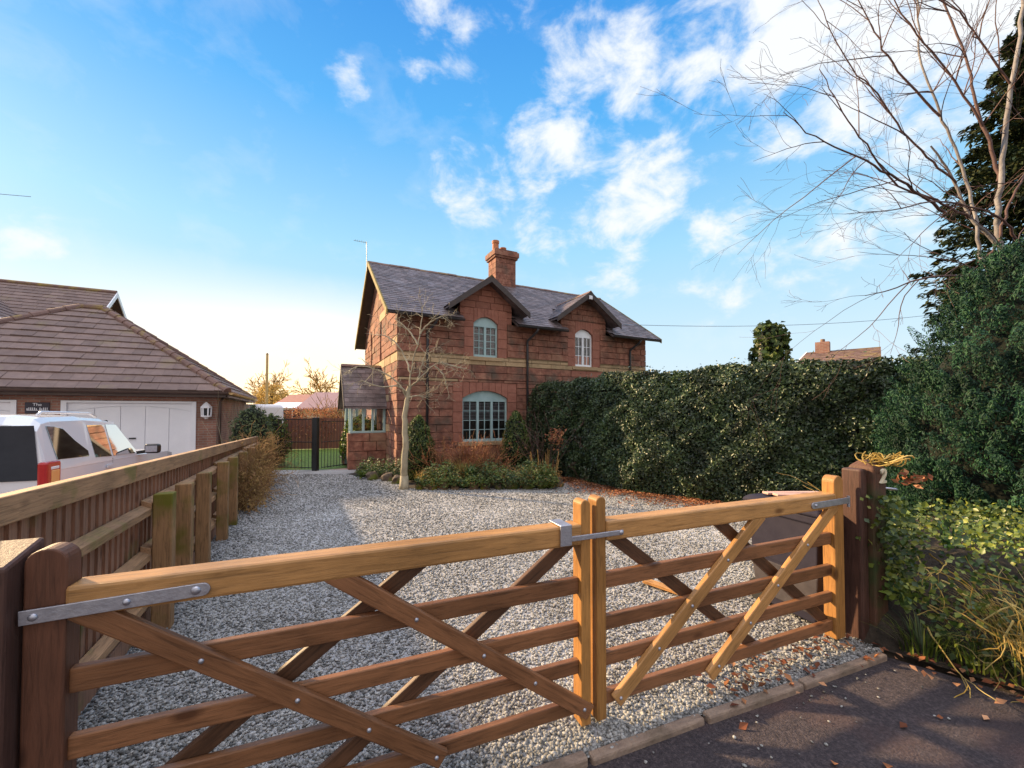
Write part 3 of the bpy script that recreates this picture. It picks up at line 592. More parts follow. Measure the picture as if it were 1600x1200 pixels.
def stones(mbs, plane, zs, bounds, openings=(), bl=(.45, 1.15), proud=.028, depth=.15, pick=None, ch=.009):
    """coursed stone blocks. plane(u, d, z)->point (d outward). openings (u0,u1,z0,z1). pick(u,z)->which MB"""
    for z0, z1 in zip(zs[:-1], zs[1:]):
        zm = (z0 + z1) / 2; a, b = bounds(z0)
        def cl(u, z): lo, hi = bounds(z); return min(max(u, lo), hi)
        if b - a < .05: continue
        # a course that an opening cuts only in part is split at the opening's edge
        cuts = sorted({z0, z1} | {q for (o0, o1, p0, p1) in openings for q in (p0, p1) if z0 + .01 < q < z1 - .01 })
        if len(cuts) > 2:
            stones(mbs, plane, cuts, bounds, openings, bl, proud, depth, pick, ch); continue
        iv = [(a, b)]
        for (o0, o1, p0, p1) in openings:
            if p0 < zm < p1:
                nv = []
                for (x, y) in iv:
                    if o1 <= x or o0 >= y: nv.append((x, y)); continue
                    if o0 > x: nv.append((x, o0))
                    if o1 < y: nv.append((o1, y))
                iv = nv
        for (x, y) in iv:
            u = x
            while u < y - 1e-4:
                w = random.uniform(*bl)
                if y - u - w < bl[0] * .5: w = y - u
                ua, ub = u, u + w; u += w; g = .004
                pr = proud * random.uniform(.5, 1.5); mb = mbs[pick((ua + ub) / 2, zm) if pick else 0]
                P = []
                for (d, i) in ((-depth, 0), (0, g), (pr, ch)):
                    P += [plane(cl(ua + i, z0 + i), d, z0 + i), plane(cl(ub - i, z0 + i), d, z0 + i), plane(cl(ub - i, z1 - i), d, z1 - i), plane(cl(ua + i, z1 - i), d, z1 - i)]
                F = [(8, 9, 10, 11)]
                for k in (0, 4): F += [(k + j, k + (j + 1) % 4, k + 4 + (j + 1) % 4, k + 4 + j) for j in range(4)]
                mb.poly(P, F)

def clearglass(nm):
    m = bpy.data.materials.new(nm); m.use_nodes = True; nt = m.node_tree; b = nt.nodes['Principled BSDF']
    b.inputs['Base Color'].default_value = (.95, .97, 1, 1); b.inputs['Roughness'].default_value = .02; b.inputs['Transmission Weight'].default_value = 1; b.inputs['IOR'].default_value = 1.0
    b.inputs['Specular IOR Level'].default_value = .5
    tr = nt.nodes.new('ShaderNodeBsdfTransparent'); gl = nt.nodes.new('ShaderNodeBsdfGlossy'); gl.inputs['Roughness'].default_value = .02; mx = nt.nodes.new('ShaderNodeMixShader'); fr = nt.nodes.new('ShaderNodeFresnel'); fr.inputs[0].default_value = 1.45
    nt.links.new(fr.outputs[0], mx.inputs[0]); nt.links.new(tr.outputs[0], mx.inputs[1]); nt.links.new(gl.outputs[0], mx.inputs[2]); nt.links.new(mx.outputs[0], nt.nodes['Material Output'].inputs[0]); return m
M['clear'] = clearglass('clear_pane')
# ------------------------------------------------------------------ red sandstone cottage
HA = R_(27.3); HC = (-3.04, 10.94, 0)
hs = thing('cottage', 'red sandstone pair of cottages with slate roof, dormer gables and chimney', 'house', HC, HA)
LEN, DEP, EZ, RZ, OV = 8.92, 6.1, 4.27, 6.62, .38
SL = (RZ - EZ) / (DEP / 2 + OV); HV = DEP / 2
D1 = (2.57, 1.26, .84, 5.58, 4.64); D2 = (6.14, 1.29, .93, 5.60, 4.66)       # centre, half span, wall half, apex z, foot z
front = lambda u, d, z: (u, -d, z)
left = lambda v, d, z: (-d, v, z)
right = lambda v, d, z: (LEN + d, v, z)
W1 = (2.165, 2.945, 3.27, 4.27, 4.46); W2 = (5.78, 6.505, 3.17, 4.25, 4.43); W3 = (1.83, 3.27, .79, 2.06, 2.28)
ops = [(w[0], w[1], w[2], w[4] + .24) for w in (W1, W2, W3)]
mS, mP, mD = MB(), MB(), MB()
zs = [0, .22, .43, .66, .87, 1.09, 1.30, 1.53, 1.74, 1.96, 2.17, 2.38, 2.60, 2.81, 3.03, 3.30, 3.51, 3.72, 3.92, 4.11, 4.30]
def pickf(u, z):
    if 3.03 < z < 3.30: return 1
    for w in (W1, W2, W3):
        if w[2] - .3 < z < w[4] + .25 and (w[0] - .3 < u < w[1] + .3): return 2
    return 1 if random.random() < .035 else 0
jamb = [(w[0] - .30, w[0], w[2], w[4] + .24) for w in (W1, W2, W3)] + [(w[1], w[1] + .30, w[2], w[4] + .24) for w in (W1, W2, W3)]
stones([mS, mP, mD], front, zs, lambda z: (0.0, LEN), ops + jamb, pick=pickf)
SUR = [MB() for _ in range(6)]
for ji, (a, b, c, d) in enumerate(jamb):
    n = max(2, round((d - c) / .30)); stones([SUR[ji]], front, [c + (d - c) * k / n for k in range(n + 1)], lambda z, a=a, b=b: (a, b), proud=.010, bl=(.3, .31), ch=.006)
for (c, hsn, wh, az, fz) in (D1, D2):
    sl = (az - fz) / hsn
    def bd(z, c=c, wh=wh, az=az, sl=sl):
        h = min(wh, max(0, (az - .08 - z) / sl)); return (c - h, c + h)
    stones([mD if c < 4 else mS], front, [4.30, 4.50, 4.70, 4.90, 5.08, 5.26, 5.40, 5.52], bd, ops, bl=(.35, .6), proud=.012)
def gb(z):
    h = HV if z < 4.0 else max(0, (RZ - .07 - z) / SL); h = min(h, HV); return (HV - h, HV + h)
slits = [(2.36, 2.66, 3.28, 4.56), (4.25, 4.55, 3.28, 4.56)]
gz = zs[:-1] + [4.30, 4.56, 4.82, 5.08, 5.34, 5.58, 5.82, 6.04, 6.26, 6.45]
stones([mS, mP], left, gz, gb, slits, pick=lambda u, z: 1 if 3.03 < z < 3.30 or random.random() < .05 else 0)
stones([mS, mP], right, gz, gb, (), pick=lambda u, z: 1 if 3.03 < z < 3.30 else 0)
wl = build_multi('wall', [(mS, M['stone']), (mP, M['pale_stone']), (mD, M['dressed'])], hs)
for q in SUR: q.build('window_surround', M['dressed'], wl)
mb = MB(); q = .13
mb.prism([(q, q, -.1), (q, DEP - q, -.1), (q, DEP - q, 4.2), (q, HV, RZ - .16), (q, q, 4.2)], (LEN - 2 * q, 0, 0))
for (c, hsn, wh, az, fz) in (D1, D2):
    mb.prism([(c - wh + .02, q, 4.0), (c + wh - .02, q, 4.0), (c + wh - .02, q, fz + .1), (c, q, az - .14), (c - wh + .02, q, fz + .1)], (0, 1.0, 0))
mb.build('wall_core', M['mortar'], wl)
# arches of dressed voussoirs
def arch(w, n=7):
    u0, u1, z0, zs_, zc = w; c = (u0 + u1) / 2; r = (u1 - u0) / 2; mbv = MB(); top = zc + .24
    def low(t): return (u0 + (u1 - u0) * t, zs_ + (zc - zs_) * (1 - (2 * t - 1) ** 2))
    for k in range(n):
        t0, t1 = k / n + .004, (k + 1) / n - .004; P = []
        for d in (-.15, .012):
            for t in (t0, (t0 + t1) / 2, t1): x, z = low(t); P.append((x, -d, z))
            for t in (t1, t0): P.append((u0 + (u1 - u0) * (.5 + (t - .5) * 1.0), -d, top))
        mbv.poly(P, [(0, 1, 2, 3, 4), (9, 8, 7, 6, 5)] + [(j, 5 + j, 5 + (j + 1) % 5, (j + 1) % 5) for j in range(5)])
    mbv.build('arch_stones', M['dressed'], wl)
    ms = MB(); ms.box(u0 - .15, u1 + .17, -.07, .12, z0 - .11, z0 - .002); return ms
def casement(w, m, lights, rows, name, gl, inner=None):
    u0, u1, z0, zs_, zc = w; v = .07; fr = MB()
    head = [(u0, v, zs_ - .10), (u1, v, zs_ - .10)] + [(u0 + (u1 - u0) * t, v, zs_ + (zc - zs_) * (1 - (2 * t - 1) ** 2)) for t in [1 - k / 12 for k in range(13)]]
    fr.prism(head, (0, .06, 0))
    fw = .045; mull = .065; zt = zs_ - .10; zb = z0
    fr.box(u0, u0 + fw, v - .004, v + .06, zb, zt); fr.box(u1 - fw, u1, v - .004, v + .06, zb, zt); fr.box(u0 + fw, u1 - fw, v - .01, v + .06, zb, zb + .075)
    win = fr.build('window', m, hs, bevel=.004); lw = (u1 - u0 - 2 * fw) / lights; bars = MB()
    for k in range(lights):
        a = u0 + fw + k * lw; b = a + lw
        if k: bars.box(a - mull / 2, a + mull / 2, v - .008, v + .05, zb + .075, zt)
        a2 = a + (mull / 2 if k else 0); b2 = b - (mull / 2 if k < lights - 1 else 0); c = (a2 + b2) / 2
        bars.box(c - .009, c + .009, v + .012, v + .034, zb + .075, zt)
        for r in range(1, rows):
            z = zb + .075 + (zt - zb - .075) * r / rows; bars.box(a2, c - .009, v + .014, v + .032, z - .009, z + .009); bars.box(c + .009, b2, v + .014, v + .032, z - .009, z + .009)
    bars.build('glazing_bars', m, win)
    g = MB(); g.box(u0 + .01, u1 - .01, v + .036, v + .040, z0 + .02, zt + .02); g.build('glass', gl, win)
    g = MB(); g.box(u0 + .005, u1 - .005, v + .052, v + .058, z0, zt + .02); g.build('unlit_room_panel', M['black'], win)  # black sheet painted in for the unlit room behind the panes
    return win
for w in (W1, W2, W3): arch(w).build('sill', M['pale_stone'], hs, bevel=.008)
# blinds and curtains just behind the panes read through as pale slats / warm cloth
def behind(w, m, name, za, zb, pat):
    mb = MB(); u0, u1 = w[0] + .06, w[1] - .06
    if pat == 'slats':
        n = int((zb - za) / .045)
        for k in range(n): mb.box(u0, u1, .113, .117, za + k * .045, za + k * .045 + .022)
    else:
        for (a, b) in pat: mb.box(u0 + (u1 - u0) * a, u0 + (u1 - u0) * b, .113, .117, za, zb)
    return mb.build(name, m, hs)
casement(W1, M['teal'], 2, 4, 'window', M['clear']); casement(W2, M['white_pvc'], 2, 3, 'window', M['clear']); casement(W3, M['teal'], 3, 4, 'window', M['clear'])
behind(W1, M['blind_grey'], 'blind', 3.36, 4.15, 'slats'); behind(W3, M['blind_grey'], 'blind', 1.45, 1.95, 'slats'); behind(W2, M['curtain'], 'curtain', 3.25, 3.55, [(0, .3), (.32, .62), (.66, .98)])
# slits in the gable
for (a, b, c, d) in slits:
    mb = MB(); pts = [(.07, a, c), (.07, b, c)] + [(.07, (a + b) / 2 + (b - a) / 2 * math.cos(t), d - .17 + .17 * math.sin(t)) for t in [math.pi * k / 8 for k in range(9)]]
    mb.prism(pts, (.05, 0, 0)); sw = mb.build('slit_window', M['glass'], hs)
    ar = MB()
    for k in range(5):
        t0, t1 = math.pi * k / 5, math.pi * (k + 1) / 5; P = []
        for dd in (.12, -.012):
            for t in (t0, t1): P.append((dd, (a + b) / 2 + (b - a) / 2 * math.cos(t), d - .17 + .17 * math.sin(t)))
            for t in (t1, t0): P.append((dd, min(max((a + b) / 2 + (b - a) * .72 * math.cos(t), a), b), min(d - .17 + .3 * math.sin(t) + .02, d + .0)))
        ar.poly(P, [(0, 1, 2, 3), (7, 6, 5, 4)] + [(j, 4 + j, 4 + (j + 1) % 4, (j + 1) % 4) for j in range(4)])
    ar.build('slit_arch', M['dressed'], sw)
# main roof
ln = math.hypot(HV + OV, RZ - EZ); cs, sn = (HV + OV) / ln, (RZ - EZ) / ln
rf = MB(); U0, U1 = -.36, LEN + .42
def skipd(u, t):
    v = -OV + t * cs
    for (c, hsn, wh, az, fz) in (D1, D2):
        if abs(u + U0 - c) < wh + .02 and v < .10: return True
        if abs(u + U0 - c) < (hsn - .1) * max(0, 1 - max(0, v - .05) / 1.5) and v >= .10: return True
    return False
tile_slope(rf, (U0, -OV, EZ), (1, 0, 0), (0, cs, sn), lambda t: (0, U1 - U0), ln, 27, .23, .014, skip=skipd, jit=.03)
tile_slope(rf, (U0, DEP + OV, EZ), (1, 0, 0), (0, -cs, sn), lambda t: (0, U1 - U0), ln, 14, .5, .014)
roof = rf.build('roof', M['slate'], hs)
sd = MB()
for (y0, z0, y1, z1) in ((-OV + .02, EZ - .03, HV, RZ - .02), (DEP + OV - .02, EZ - .03, HV, RZ - .02)):
    d = .05
    if y0 < 0:
        # front deck stops at the dormers' walls below the point where they pass through it
        spans = [(U0 + .01, D1[0] - D1[2]), (D1[0] + D1[2], D2[0] - D2[2]), (D2[0] + D2[2], U1 - .01)]
        yb = .14; zb = z0 + (z1 - z0) * (yb - y0) / (y1 - y0)
        for (a, b) in spans: sd.prism([(a, y0, z0), (a, yb, zb), (a, yb, zb - d), (a, y0, z0 - d)], (b - a, 0, 0))
        sd.prism([(U0 + .01, yb, zb), (U0 + .01, y1, z1), (U0 + .01, y1, z1 - d), (U0 + .01, yb, zb - d)], (U1 - U0 - .02, 0, 0))
    else: sd.prism([(U0 + .01, y0, z0), (U0 + .01, y1, z1), (U0 + .01, y1, z1 - d), (U0 + .01, y0, z0 - d)], (U1 - U0 - .02, 0, 0))
sd.build('soffit', M['bargeboard'], roof)
rg = MB(); u = U0
while u < U1:
    w = min(.34, U1 - u); z = RZ + random.uniform(-.006, .012); rg.prism([(u, HV - .12, z - .055), (u, HV - .05, z + .02), (u, HV + .05, z + .02), (u, HV + .12, z - .055), (u, HV, z - .02)], (w - .008, 0, 0)); u += .34
rg.build('ridge_tiles', M['ridge'], roof)
for (y0, y1) in ((-OV, HV), (DEP + OV, HV)):
    for uu in (U0 - .02, U1 - .02):
        mb = MB(); mb.prism([(uu, y0, EZ - .12), (uu, y0, EZ + .03), (uu, y1, RZ + .03), (uu, y1, RZ - .14)], (.04, 0, 0)); mb.build('bargeboard', M['verge'], roof)
# dormer gables
for (c, hsn, wh, az, fz) in (D1, D2):
    l2 = math.hypot(hsn, az - fz); c2, s2 = hsn / l2, (az - fz) / l2; yF = -.36
    vb = lambda z: (z - EZ) / SL - OV
    dm = MB()
    for sg in (-1, 1):
        tile_slope(dm, (c + sg * hsn, yF, fz), (0, 1, 0), (-sg * c2, 0, s2), lambda t, fz=fz, s2=s2: (0, vb(fz + t * s2) + .30 - yF), l2, 12, .23, .014, jit=.03)
        dm.prism([(c + sg * hsn, yF + .01, fz - .035), (c, yF + .01, az - .03), (c, yF + .01, az - .07), (c + sg * hsn, yF + .01, fz - .075)], (0, 1.0, 0))
    dr = dm.build('dormer_roof', M['slate'], hs)
    br = MB()
    for sg in (-1, 1): br.prism([(c + sg * (hsn + .02), yF - .03, fz - .16), (c + sg * (hsn + .02), yF - .03, fz + .01), (c, yF - .03, az + .02), (c, yF - .03, az - .17)], (0, .035, 0))
    br.build('dormer_bargeboard', M['bargeboard'], dr)
    rt = MB(); rt.prism([(c - .10, yF - .03, az - .045), (c, yF - .03, az + .045), (c + .10, yF - .03, az - .045)], (0, vb(az) - yF + .1, 0)); rt.build('dormer_ridge', M['ridge'], dr)
mb = MB(); mb.box(D2[0] - .09, D2[0] + .03, -.44, -.40, 5.34, 5.46); mb.build('security_light', M['white'], hs, bevel=.01)
# chimney
ch = MB(); stones([ch], lambda u, d, z: (u, 2.75 - d, z), [6.1, 6.3, 6.5, 6.7, 6.9, 7.1, 7.3, 7.48], lambda z: (4.16, 5.0), bl=(.25, .45), proud=.006, depth=.02, ch=.006)
stones([ch], lambda v, d, z: (4.16 - d, v, z), [6.1, 6.3, 6.5, 6.7, 6.9, 7.1, 7.3, 7.48], lambda z: (2.75, 3.42), bl=(.25, .4), proud=.006, depth=.02, ch=.006)
ch.box(4.163, 4.997, 2.753, 3.42, 6.0, 7.48); ch.box(4.10, 5.06, 2.69, 3.48, 7.48, 7.56); ch.box(4.06, 5.10, 2.65, 3.52, 7.56, 7.74); ch.box(4.11, 5.05, 2.70, 3.47, 7.74, 7.80)
chm = ch.build('chimney', M['stone'], roof)
for (u, h, r) in ((4.30, .42, .13), (4.62, .20, .12)):
    mb = MB(); mb.lathe((u, 3.08, 7.80), [(r, 0), (r * .92, h * .7), (r * 1.08, h * .78), (r * 1.08, h), (r * .8, h), (r * .78, h * .5)], 14); mb.build('chimney_pot', M['terracotta'], chm, smooth=False)
# gutters and downpipes
for (a, b) in ((U0 + .05, D1[0] - D1[2]), (D1[0] + D1[2], D2[0] - D2[2]), (D2[0] + D2[2], U1 - .1)):
    mb = MB(); P = [(a, -OV - .10 + .055 * (1 - math.cos(t)) , EZ - .035 - .06 * math.sin(t)) for t in [math.pi * k / 8 for k in range(9)]]
    mb.prism(P, (b - a, 0, 0)); mb.build('gutter', M['gutter'], hs)
for u in (.78, 3.92, 8.12):
    mb = MB(); mb.tube([(u + .18, -OV - .05, EZ - .08), (u + .16, -OV + .02, EZ - .18), (u, -.08, EZ - .42), (u, -.075, EZ - .55), (u, -.075, .05)], .038, 8); mb.build('downpipe', M['gutter'], hs, smooth=True)
# aerial on the left verge
mb = MB(); mb.tube([(-.40, HV, 6.3), (-.41, HV, 7.27)], .010, 6); mb.tube([(-.41, HV, 7.25), (-.80, HV + .1, 7.29)], .006, 5)
for k in range(6): x = -.44 - .065 * k; mb.tube([(x, HV - .11 + .02 * k, 7.255 + .006 * k), (x, HV + .13, 7.255 + .006 * k)], .005, 4)
mb.build('aerial', M['gutter'], hs)
# porch on the gable wall
PF, PB, PU, PE = 1.50, 3.30, -1.05, 1.86
pm = MB(); pz = [0, .26, .52, .80, 1.04]
stones([pm], lambda u, d, z: (u, PF - d, z), pz, lambda z: (PU, -.03), bl=(.32, .6), proud=.035)
stones([pm], lambda v, d, z: (PU - d, v, z), pz, lambda z: (PF, PF + .35), bl=(.3, .5), proud=.035)
pw = pm.build('porch_wall', M['stone'], hs); pm = MB()
stones([pm], lambda v, d, z: (PU - d, v, z), pz, lambda z: (PB - .35, PB), bl=(.3, .5), proud=.035); pw2 = pm.build('porch_wall', M['stone'], hs)
mb = MB(); mb.box(PU + .14, -.03, PF + .14, PF + .18, 0, 1.03); mb.box(PU + .14, PU + .18, PF + .18, PF + .34, 0, 1.03); mb.build('porch_core', M['mortar'], pw); mb = MB(); mb.box(PU + .14, -.03, PB - .16, PB - .02, 0, 1.03); mb.build('porch_core', M['mortar'], pw2)
fm = MB(); T = .065
for v in (PF + .05, PB - .12):
    fm.box(PU + .02, -.03, v - .02, v + .10, 1.042, 1.10); fm.box(PU + .02, -.03, v, v + .08, PE - .11, PE - .03)
    for u in (PU + .03, PU + .36, PU + .62, -.10): fm.box(u, u + T, v, v + .08, 1.10, PE - .11)
fm.box(PU + .02, PU + .10, PF + .34, PF + .42, .0, PE - .03); fm.box(PU + .02, PU + .10, PB - .42, PB - .34, 0, PE - .03); fm.box(PU + .02, PU + .10, PF + .05, PB - .05, PE - .03, PE + .06)
pf = fm.build('porch_frame', M['teal'], hs, bevel=.004)
for v in (PF + .09, PB - .08):
    mb = MB(); mb.box(PU + .09, -.09, v, v + .006, 1.10, PE - .11); mb.build('glass', M['clear'], pf)
pr = MB(); pc = (PF + PB) / 2; ph = (PB - PF) / 2 + .16; pzr = 3.08; l3 = math.hypot(ph, pzr - PE + .05); c3, s3 = ph / l3, (pzr - PE + .05) / l3
for sg in (-1, 1):
    tile_slope(pr, (PU - .14, pc + sg * ph, PE - .05), (1, 0, 0), (0, -sg * c3, s3), lambda t: (0, -PU + .13), l3, 10, .22, .013)
    pr.prism([(PU - .13, pc + sg * ph, PE - .075), (PU - .13, pc, pzr - .025), (PU - .13, pc, pzr - .06), (PU - .13, pc + sg * ph, PE - .11)], (-PU + .12, 0, 0))
prf = pr.build('porch_roof', M['slate'], hs)
mb = MB()
for sg in (-1, 1): mb.prism([(PU - .17, pc + sg * (ph + .02), PE - .18), (PU - .17, pc + sg * (ph + .02), PE - .04), (PU - .17, pc, pzr + .03), (PU - .17, pc, pzr - .14)], (.035, 0, 0))
mb.build('porch_bargeboard', M['bargeboard'], prf)
mb = MB(); mb.prism([(PU - .15, pc - .09, pzr - .03), (PU - .15, pc, pzr + .05), (PU - .15, pc + .09, pzr - .03)], (-PU + .14, 0, 0)); mb.build('porch_ridge', M['ridge'], prf)

# ------------------------------------------------------------------ neighbour's garage (hipped) and the house behind it
ga = thing('garage', 'brown brick garage with hipped tile roof and wide white doors', 'garage', (-7.89, 11.4, 0), HA)
GW, GD, GE, GZ = 8.14, 7.6, 2.19, 4.93; ov = .28
wb = MB(); L0, L1 = -GW + ov, -ov
dz = 1.885
for (a, b, z0, z1) in ((L0, -7.35, 0, GE), (-7.35, -4.16, dz + .06, GE), (-4.16, -3.40, 0, GE), (-3.40, -.74, dz + .06, GE), (-.74, L1, 0, GE)): wb.box(a, b, ov, ov + .22, z0, z1)
wb.box(L1 - .22, L1, ov + .22, GD - ov, 0, GE); wb.box(L0, L0 + .22, ov + .22, GD - ov, 0, GE); wb.box(L0 + .22, L1 - .22, GD - ov - .22, GD - ov, 0, GE)
gw = wb.build('wall', M['brick'], ga)
rm = MB(); sl3 = (GZ - GE - .02) / (GD / 2); l4 = math.hypot(GD / 2, GZ - GE - .02); c4, s4 = GD / 2 / l4, (GZ - GE - .02) / l4
tile_slope(rm, (-GW, 0, GE + .02), (1, 0, 0), (0, c4, s4), lambda t: (t * c4, GW - t * c4), l4, 13, .40, .042, jit=.012)
tile_slope(rm, (0, 0, GE + .02), (0, 1, 0), (-c4, 0, s4), lambda t: (t * c4, GD - t * c4), l4, 13, .40, .042, jit=.012)
tile_slope(rm, (-GW, 0, GE + .02), (0, 1, 0), (c4, 0, s4), lambda t: (t * c4, GD - t * c4), l4, 13, .40, .030)
tile_slope(rm, (-GW, GD, GE + .02), (1, 0, 0), (0, -c4, s4), lambda t: (t * c4, GW - t * c4), l4, 13, .40, .030)
h2 = GD / 2; rm.poly([(-GW, 0, GE), (0, 0, GE), (0, GD, GE), (-GW, GD, GE), (-GW + h2, h2, GZ - .02), (-h2, h2, GZ - .02)], [(0, 1, 5, 4), (1, 2, 5), (2, 3, 4, 5), (3, 0, 4), (3, 2, 1, 0)])
grf = rm.build('roof', M['tile'], ga)
hp = MB()
for (p0, p1) in (((0, 0, GE + .03), (-h2, h2, GZ + .02)), ((-GW, 0, GE + .03), (-GW + h2, h2, GZ + .02)), ((0, GD, GE + .03), (-h2, h2, GZ + .02)), ((-GW, GD, GE + .03), (-GW + h2, h2, GZ + .02)), ((-h2, h2, GZ + .02), (-GW + h2, h2, GZ + .02))):
    p0 = Vector(p0); p1 = Vector(p1); n = max(1, int((p1 - p0).length / .40))
    for k in range(n):
        a = p0.lerp(p1, k / n); b = p0.lerp(p1, (k + 1.04) / n); hp.tube([a + Vector((0, 0, .0)), b], [.115, .095], 10)
hp.build('hip_tiles', M['ridge'], grf)
fb = MB(); fb.box(-GW + .02, -.02, -.03, .0, GE - .13, GE + .015); fb.box(.0, .03, -.03, GD, GE - .13, GE + .015); fb.box(-GW + .02, -.0, .0, ov, GE - .135, GE - .115); fb.box(-ov, .0, ov, GD, GE - .135, GE - .115)
fb.build('fascia', M['gutter_brown'], ga)
mb = MB()
P = [(-GW, -.03 - .055 + .055 * math.cos(t), GE - .0 - .065 * math.sin(t)) for t in [math.pi * k / 8 for k in range(9)]]; mb.prism(P, (GW + .03, 0, 0)); mb.build('gutter', M['gutter_brown'], ga)
mb = MB()
P = [(.03 + .055 - .055 * math.cos(t), -.03, GE - .065 * math.sin(t)) for t in [math.pi * k / 8 for k in range(9)]]; mb.prism(P, (0, GD, 0)); mb.build('gutter', M['pole'], ga)
def gdoor(u0, u1):
    fm = MB(); fm.box(u0 - .10, u0, ov - .03, ov + .10, 0, dz + .055); fm.box(u1, u1 + .10, ov - .03, ov + .10, 0, dz + .055); fm.box(u0, u1, ov - .03, ov + .10, dz, dz + .055)
    f = fm.build('door_frame', M['white'], ga, bevel=.004)
    d = MB(); n = 5; w = (u1 - u0) / n; y = ov + .05
    def arc(u): t = (u - u0) / (u1 - u0); return dz - .22 + .14 * (1 - (2 * t - 1) ** 2)
    d.box(u0, u1, y + .03, y + .05, 0.02, dz)
    for k in range(n):   # boards below the arched moulding line, panel above it
        a, b = u0 + k * w + .006, u0 + (k + 1) * w - .006; pts = [(a, y, .03), (b, y, .03)] + [(b + (a - b) * q / 6, y, arc(b + (a - b) * q / 6) - .008) for q in range(7)]
        d.prism(pts, (0, .028, 0))
    pts = [(u0 + .004, y, dz - .004)] + [(u0 + .004 + (u1 - u0 - .008) * q / 20, y, arc(u0 + (u1 - u0) * q / 20) + .008) for q in range(21)] + [(u1 - .004, y, dz - .004)]
    d.prism(pts, (0, .028, 0)); dd = d.build('garage_door', M['white'], ga)
    hm = MB(); hm.box((u0 + u1) / 2 - .07, (u0 + u1) / 2 + .07, y - .035, y, .95, .985); hm.build('handle', M['black'], dd, bevel=.008); return dd
gdoor(-3.31, -.84); gdoor(-7.25, -4.26)
lm = MB(); lx, ly, lz = -.50, ov - .11, 1.52
lm.lathe((lx, ly, lz), [(.03, -.06), (.05, -.02), (.12, 0), (.125, .03), (.115, .035)], 8); lm.lathe((lx, ly, lz + .24), [(.13, 0), (.135, .03), (.08, .10), (.03, .15), (.012, .17)], 8)
for k in range(6): a = math.pi * k / 3; lm.beam((lx + .105 * math.cos(a), ly + .105 * math.sin(a), lz + .03), (lx + .115 * math.cos(a), ly + .115 * math.sin(a), lz + .245), .028, .028)
lm.box(lx - .03, lx + .03, ly + .0, ov + .0, lz + .32, lz + .37); wlm = lm.build('wall_lantern', M['white'], ga)
mb = MB(); mb.lathe((lx, ly, lz + .035), [(.095, 0), (.10, .205)], 8); mb.build('lantern_glass', M['glass'], wlm)
sg_ = MB(); sg_.box(-4.02, -3.60, ov - .028, ov - .003, 1.62, 1.885); pl = sg_.build('name_plaque', M['sign_black'], ga, bevel=.006)
fc = bpy.data.curves.new('plaque_writing', 'FONT'); fc.body = 'The'; fc.size = .10; fc.extrude = .002; fc.align_x = 'CENTER'
solid_text(fc, pl, (-3.81, ov - .031, 1.80), M['white'])
mb = MB(); u = -3.985
for wd in (.028, .022, .024, .02, .026, .022, 0, .028, .022, .024, .022, .02):
    if wd: mb.box(u, u + wd * .55, ov - .033, ov - .026, 1.705, 1.705 + random.choice((.035, .035, .055))); 
    u += .031
mb.box(-3.985, -3.985 + .031 * 12, ov - .033, ov - .026, 1.690, 1.700); mb.v = [(x, y, z - .006 if z < 1.71 and z > 1.70 else z) for x, y, z in mb.v]; mb.build('plaque_writing', M['white'], pl)
mb = MB(); mb.tube([(-.06, .30, GE - .06), (-.20, .24, GE - .25), (-.20, .24, .0)], .035, 8); mb.build('downpipe', M['gutter_brown'], ga, smooth=True)

nh = thing('neighbour_house', 'brown tiled house with white bargeboards rising behind the garage', 'house', (-17.9, 16.9, 0), HA)
HZ0, HZ1 = 4.60, 7.50; hd = 3.5
mb = MB(); mb.prism([(-.25, .3, 0), (-.25, 6.7, 0), (-.25, 6.7, HZ0 + .2), (-.25, hd, HZ1 - .15), (-.25, .3, HZ0 + .2)], (-12, 0, 0)); mb.build('wall', M['brick'], nh)
rm = MB(); l5 = math.hypot(hd, HZ1 - HZ0); c5, s5 = hd / l5, (HZ1 - HZ0) / l5
tile_slope(rm, (-12.5, 0, HZ0), (1, 0, 0), (0, c5, s5), lambda t: (0, 12.6), l5, 16, .45, .03, jit=.012)
tile_slope(rm, (-12.5, 7, HZ0), (1, 0, 0), (0, -c5, s5), lambda t: (0, 12.6), l5, 12, .6, .03)
r_ = rm.build('roof', M['tile'], nh)
mb = MB(); mb.tube([(-12.5, hd, HZ1 + .02), (.1, hd, HZ1 + .02)], .10, 8); mb.build('ridge_tiles', M['ridge'], r_)
for (y0) in (0, 7):
    mb = MB(); mb.prism([(.10, y0, HZ0 - .2), (.10, y0, HZ0 + .03), (.10, hd, HZ1 + .03), (.10, hd, HZ1 - .2)], (.04, 0, 0)); mb.build('bargeboard', M['white'], r_)
# projecting front gable with its own white bargeboards
gc, gh, gy, gz0, gz1 = -3.95, 2.5, -1.2, 4.9, 7.05
mb = MB(); mb.prism([(gc - 2.2, gy + .2, 0), (gc + 2.2, gy + .2, 0), (gc + 2.2, gy + .2, gz0 + .2), (gc, gy + .2, gz1 - .1), (gc - 2.2, gy + .2, gz0 + .2)], (0, 3.2, 0)); mb.build('gable_wall', M['brick'], nh)
l6 = math.hypot(gh, gz1 - gz0); c6, s6 = gh / l6, (gz1 - gz0) / l6; rm = MB()
for sg in (-1, 1): tile_slope(rm, (gc + sg * gh, gy, gz0), (0, 1, 0), (-sg * c6, 0, s6), lambda t: (0, 2.2 + t * .55), l6, 11, .45, .03, jit=.012)
r2 = rm.build('gable_roof', M['tile'], nh)
for sg in (-1, 1):
    mb = MB(); mb.prism([(gc + sg * (gh + .05), gy - .05, gz0 - .24), (gc + sg * (gh + .05), gy - .05, gz0 + .0), (gc, gy - .05, gz1 + .04), (gc, gy - .05, gz1 - .2)], (0, .04, 0)); mb.build('bargeboard', M['white'], r2)

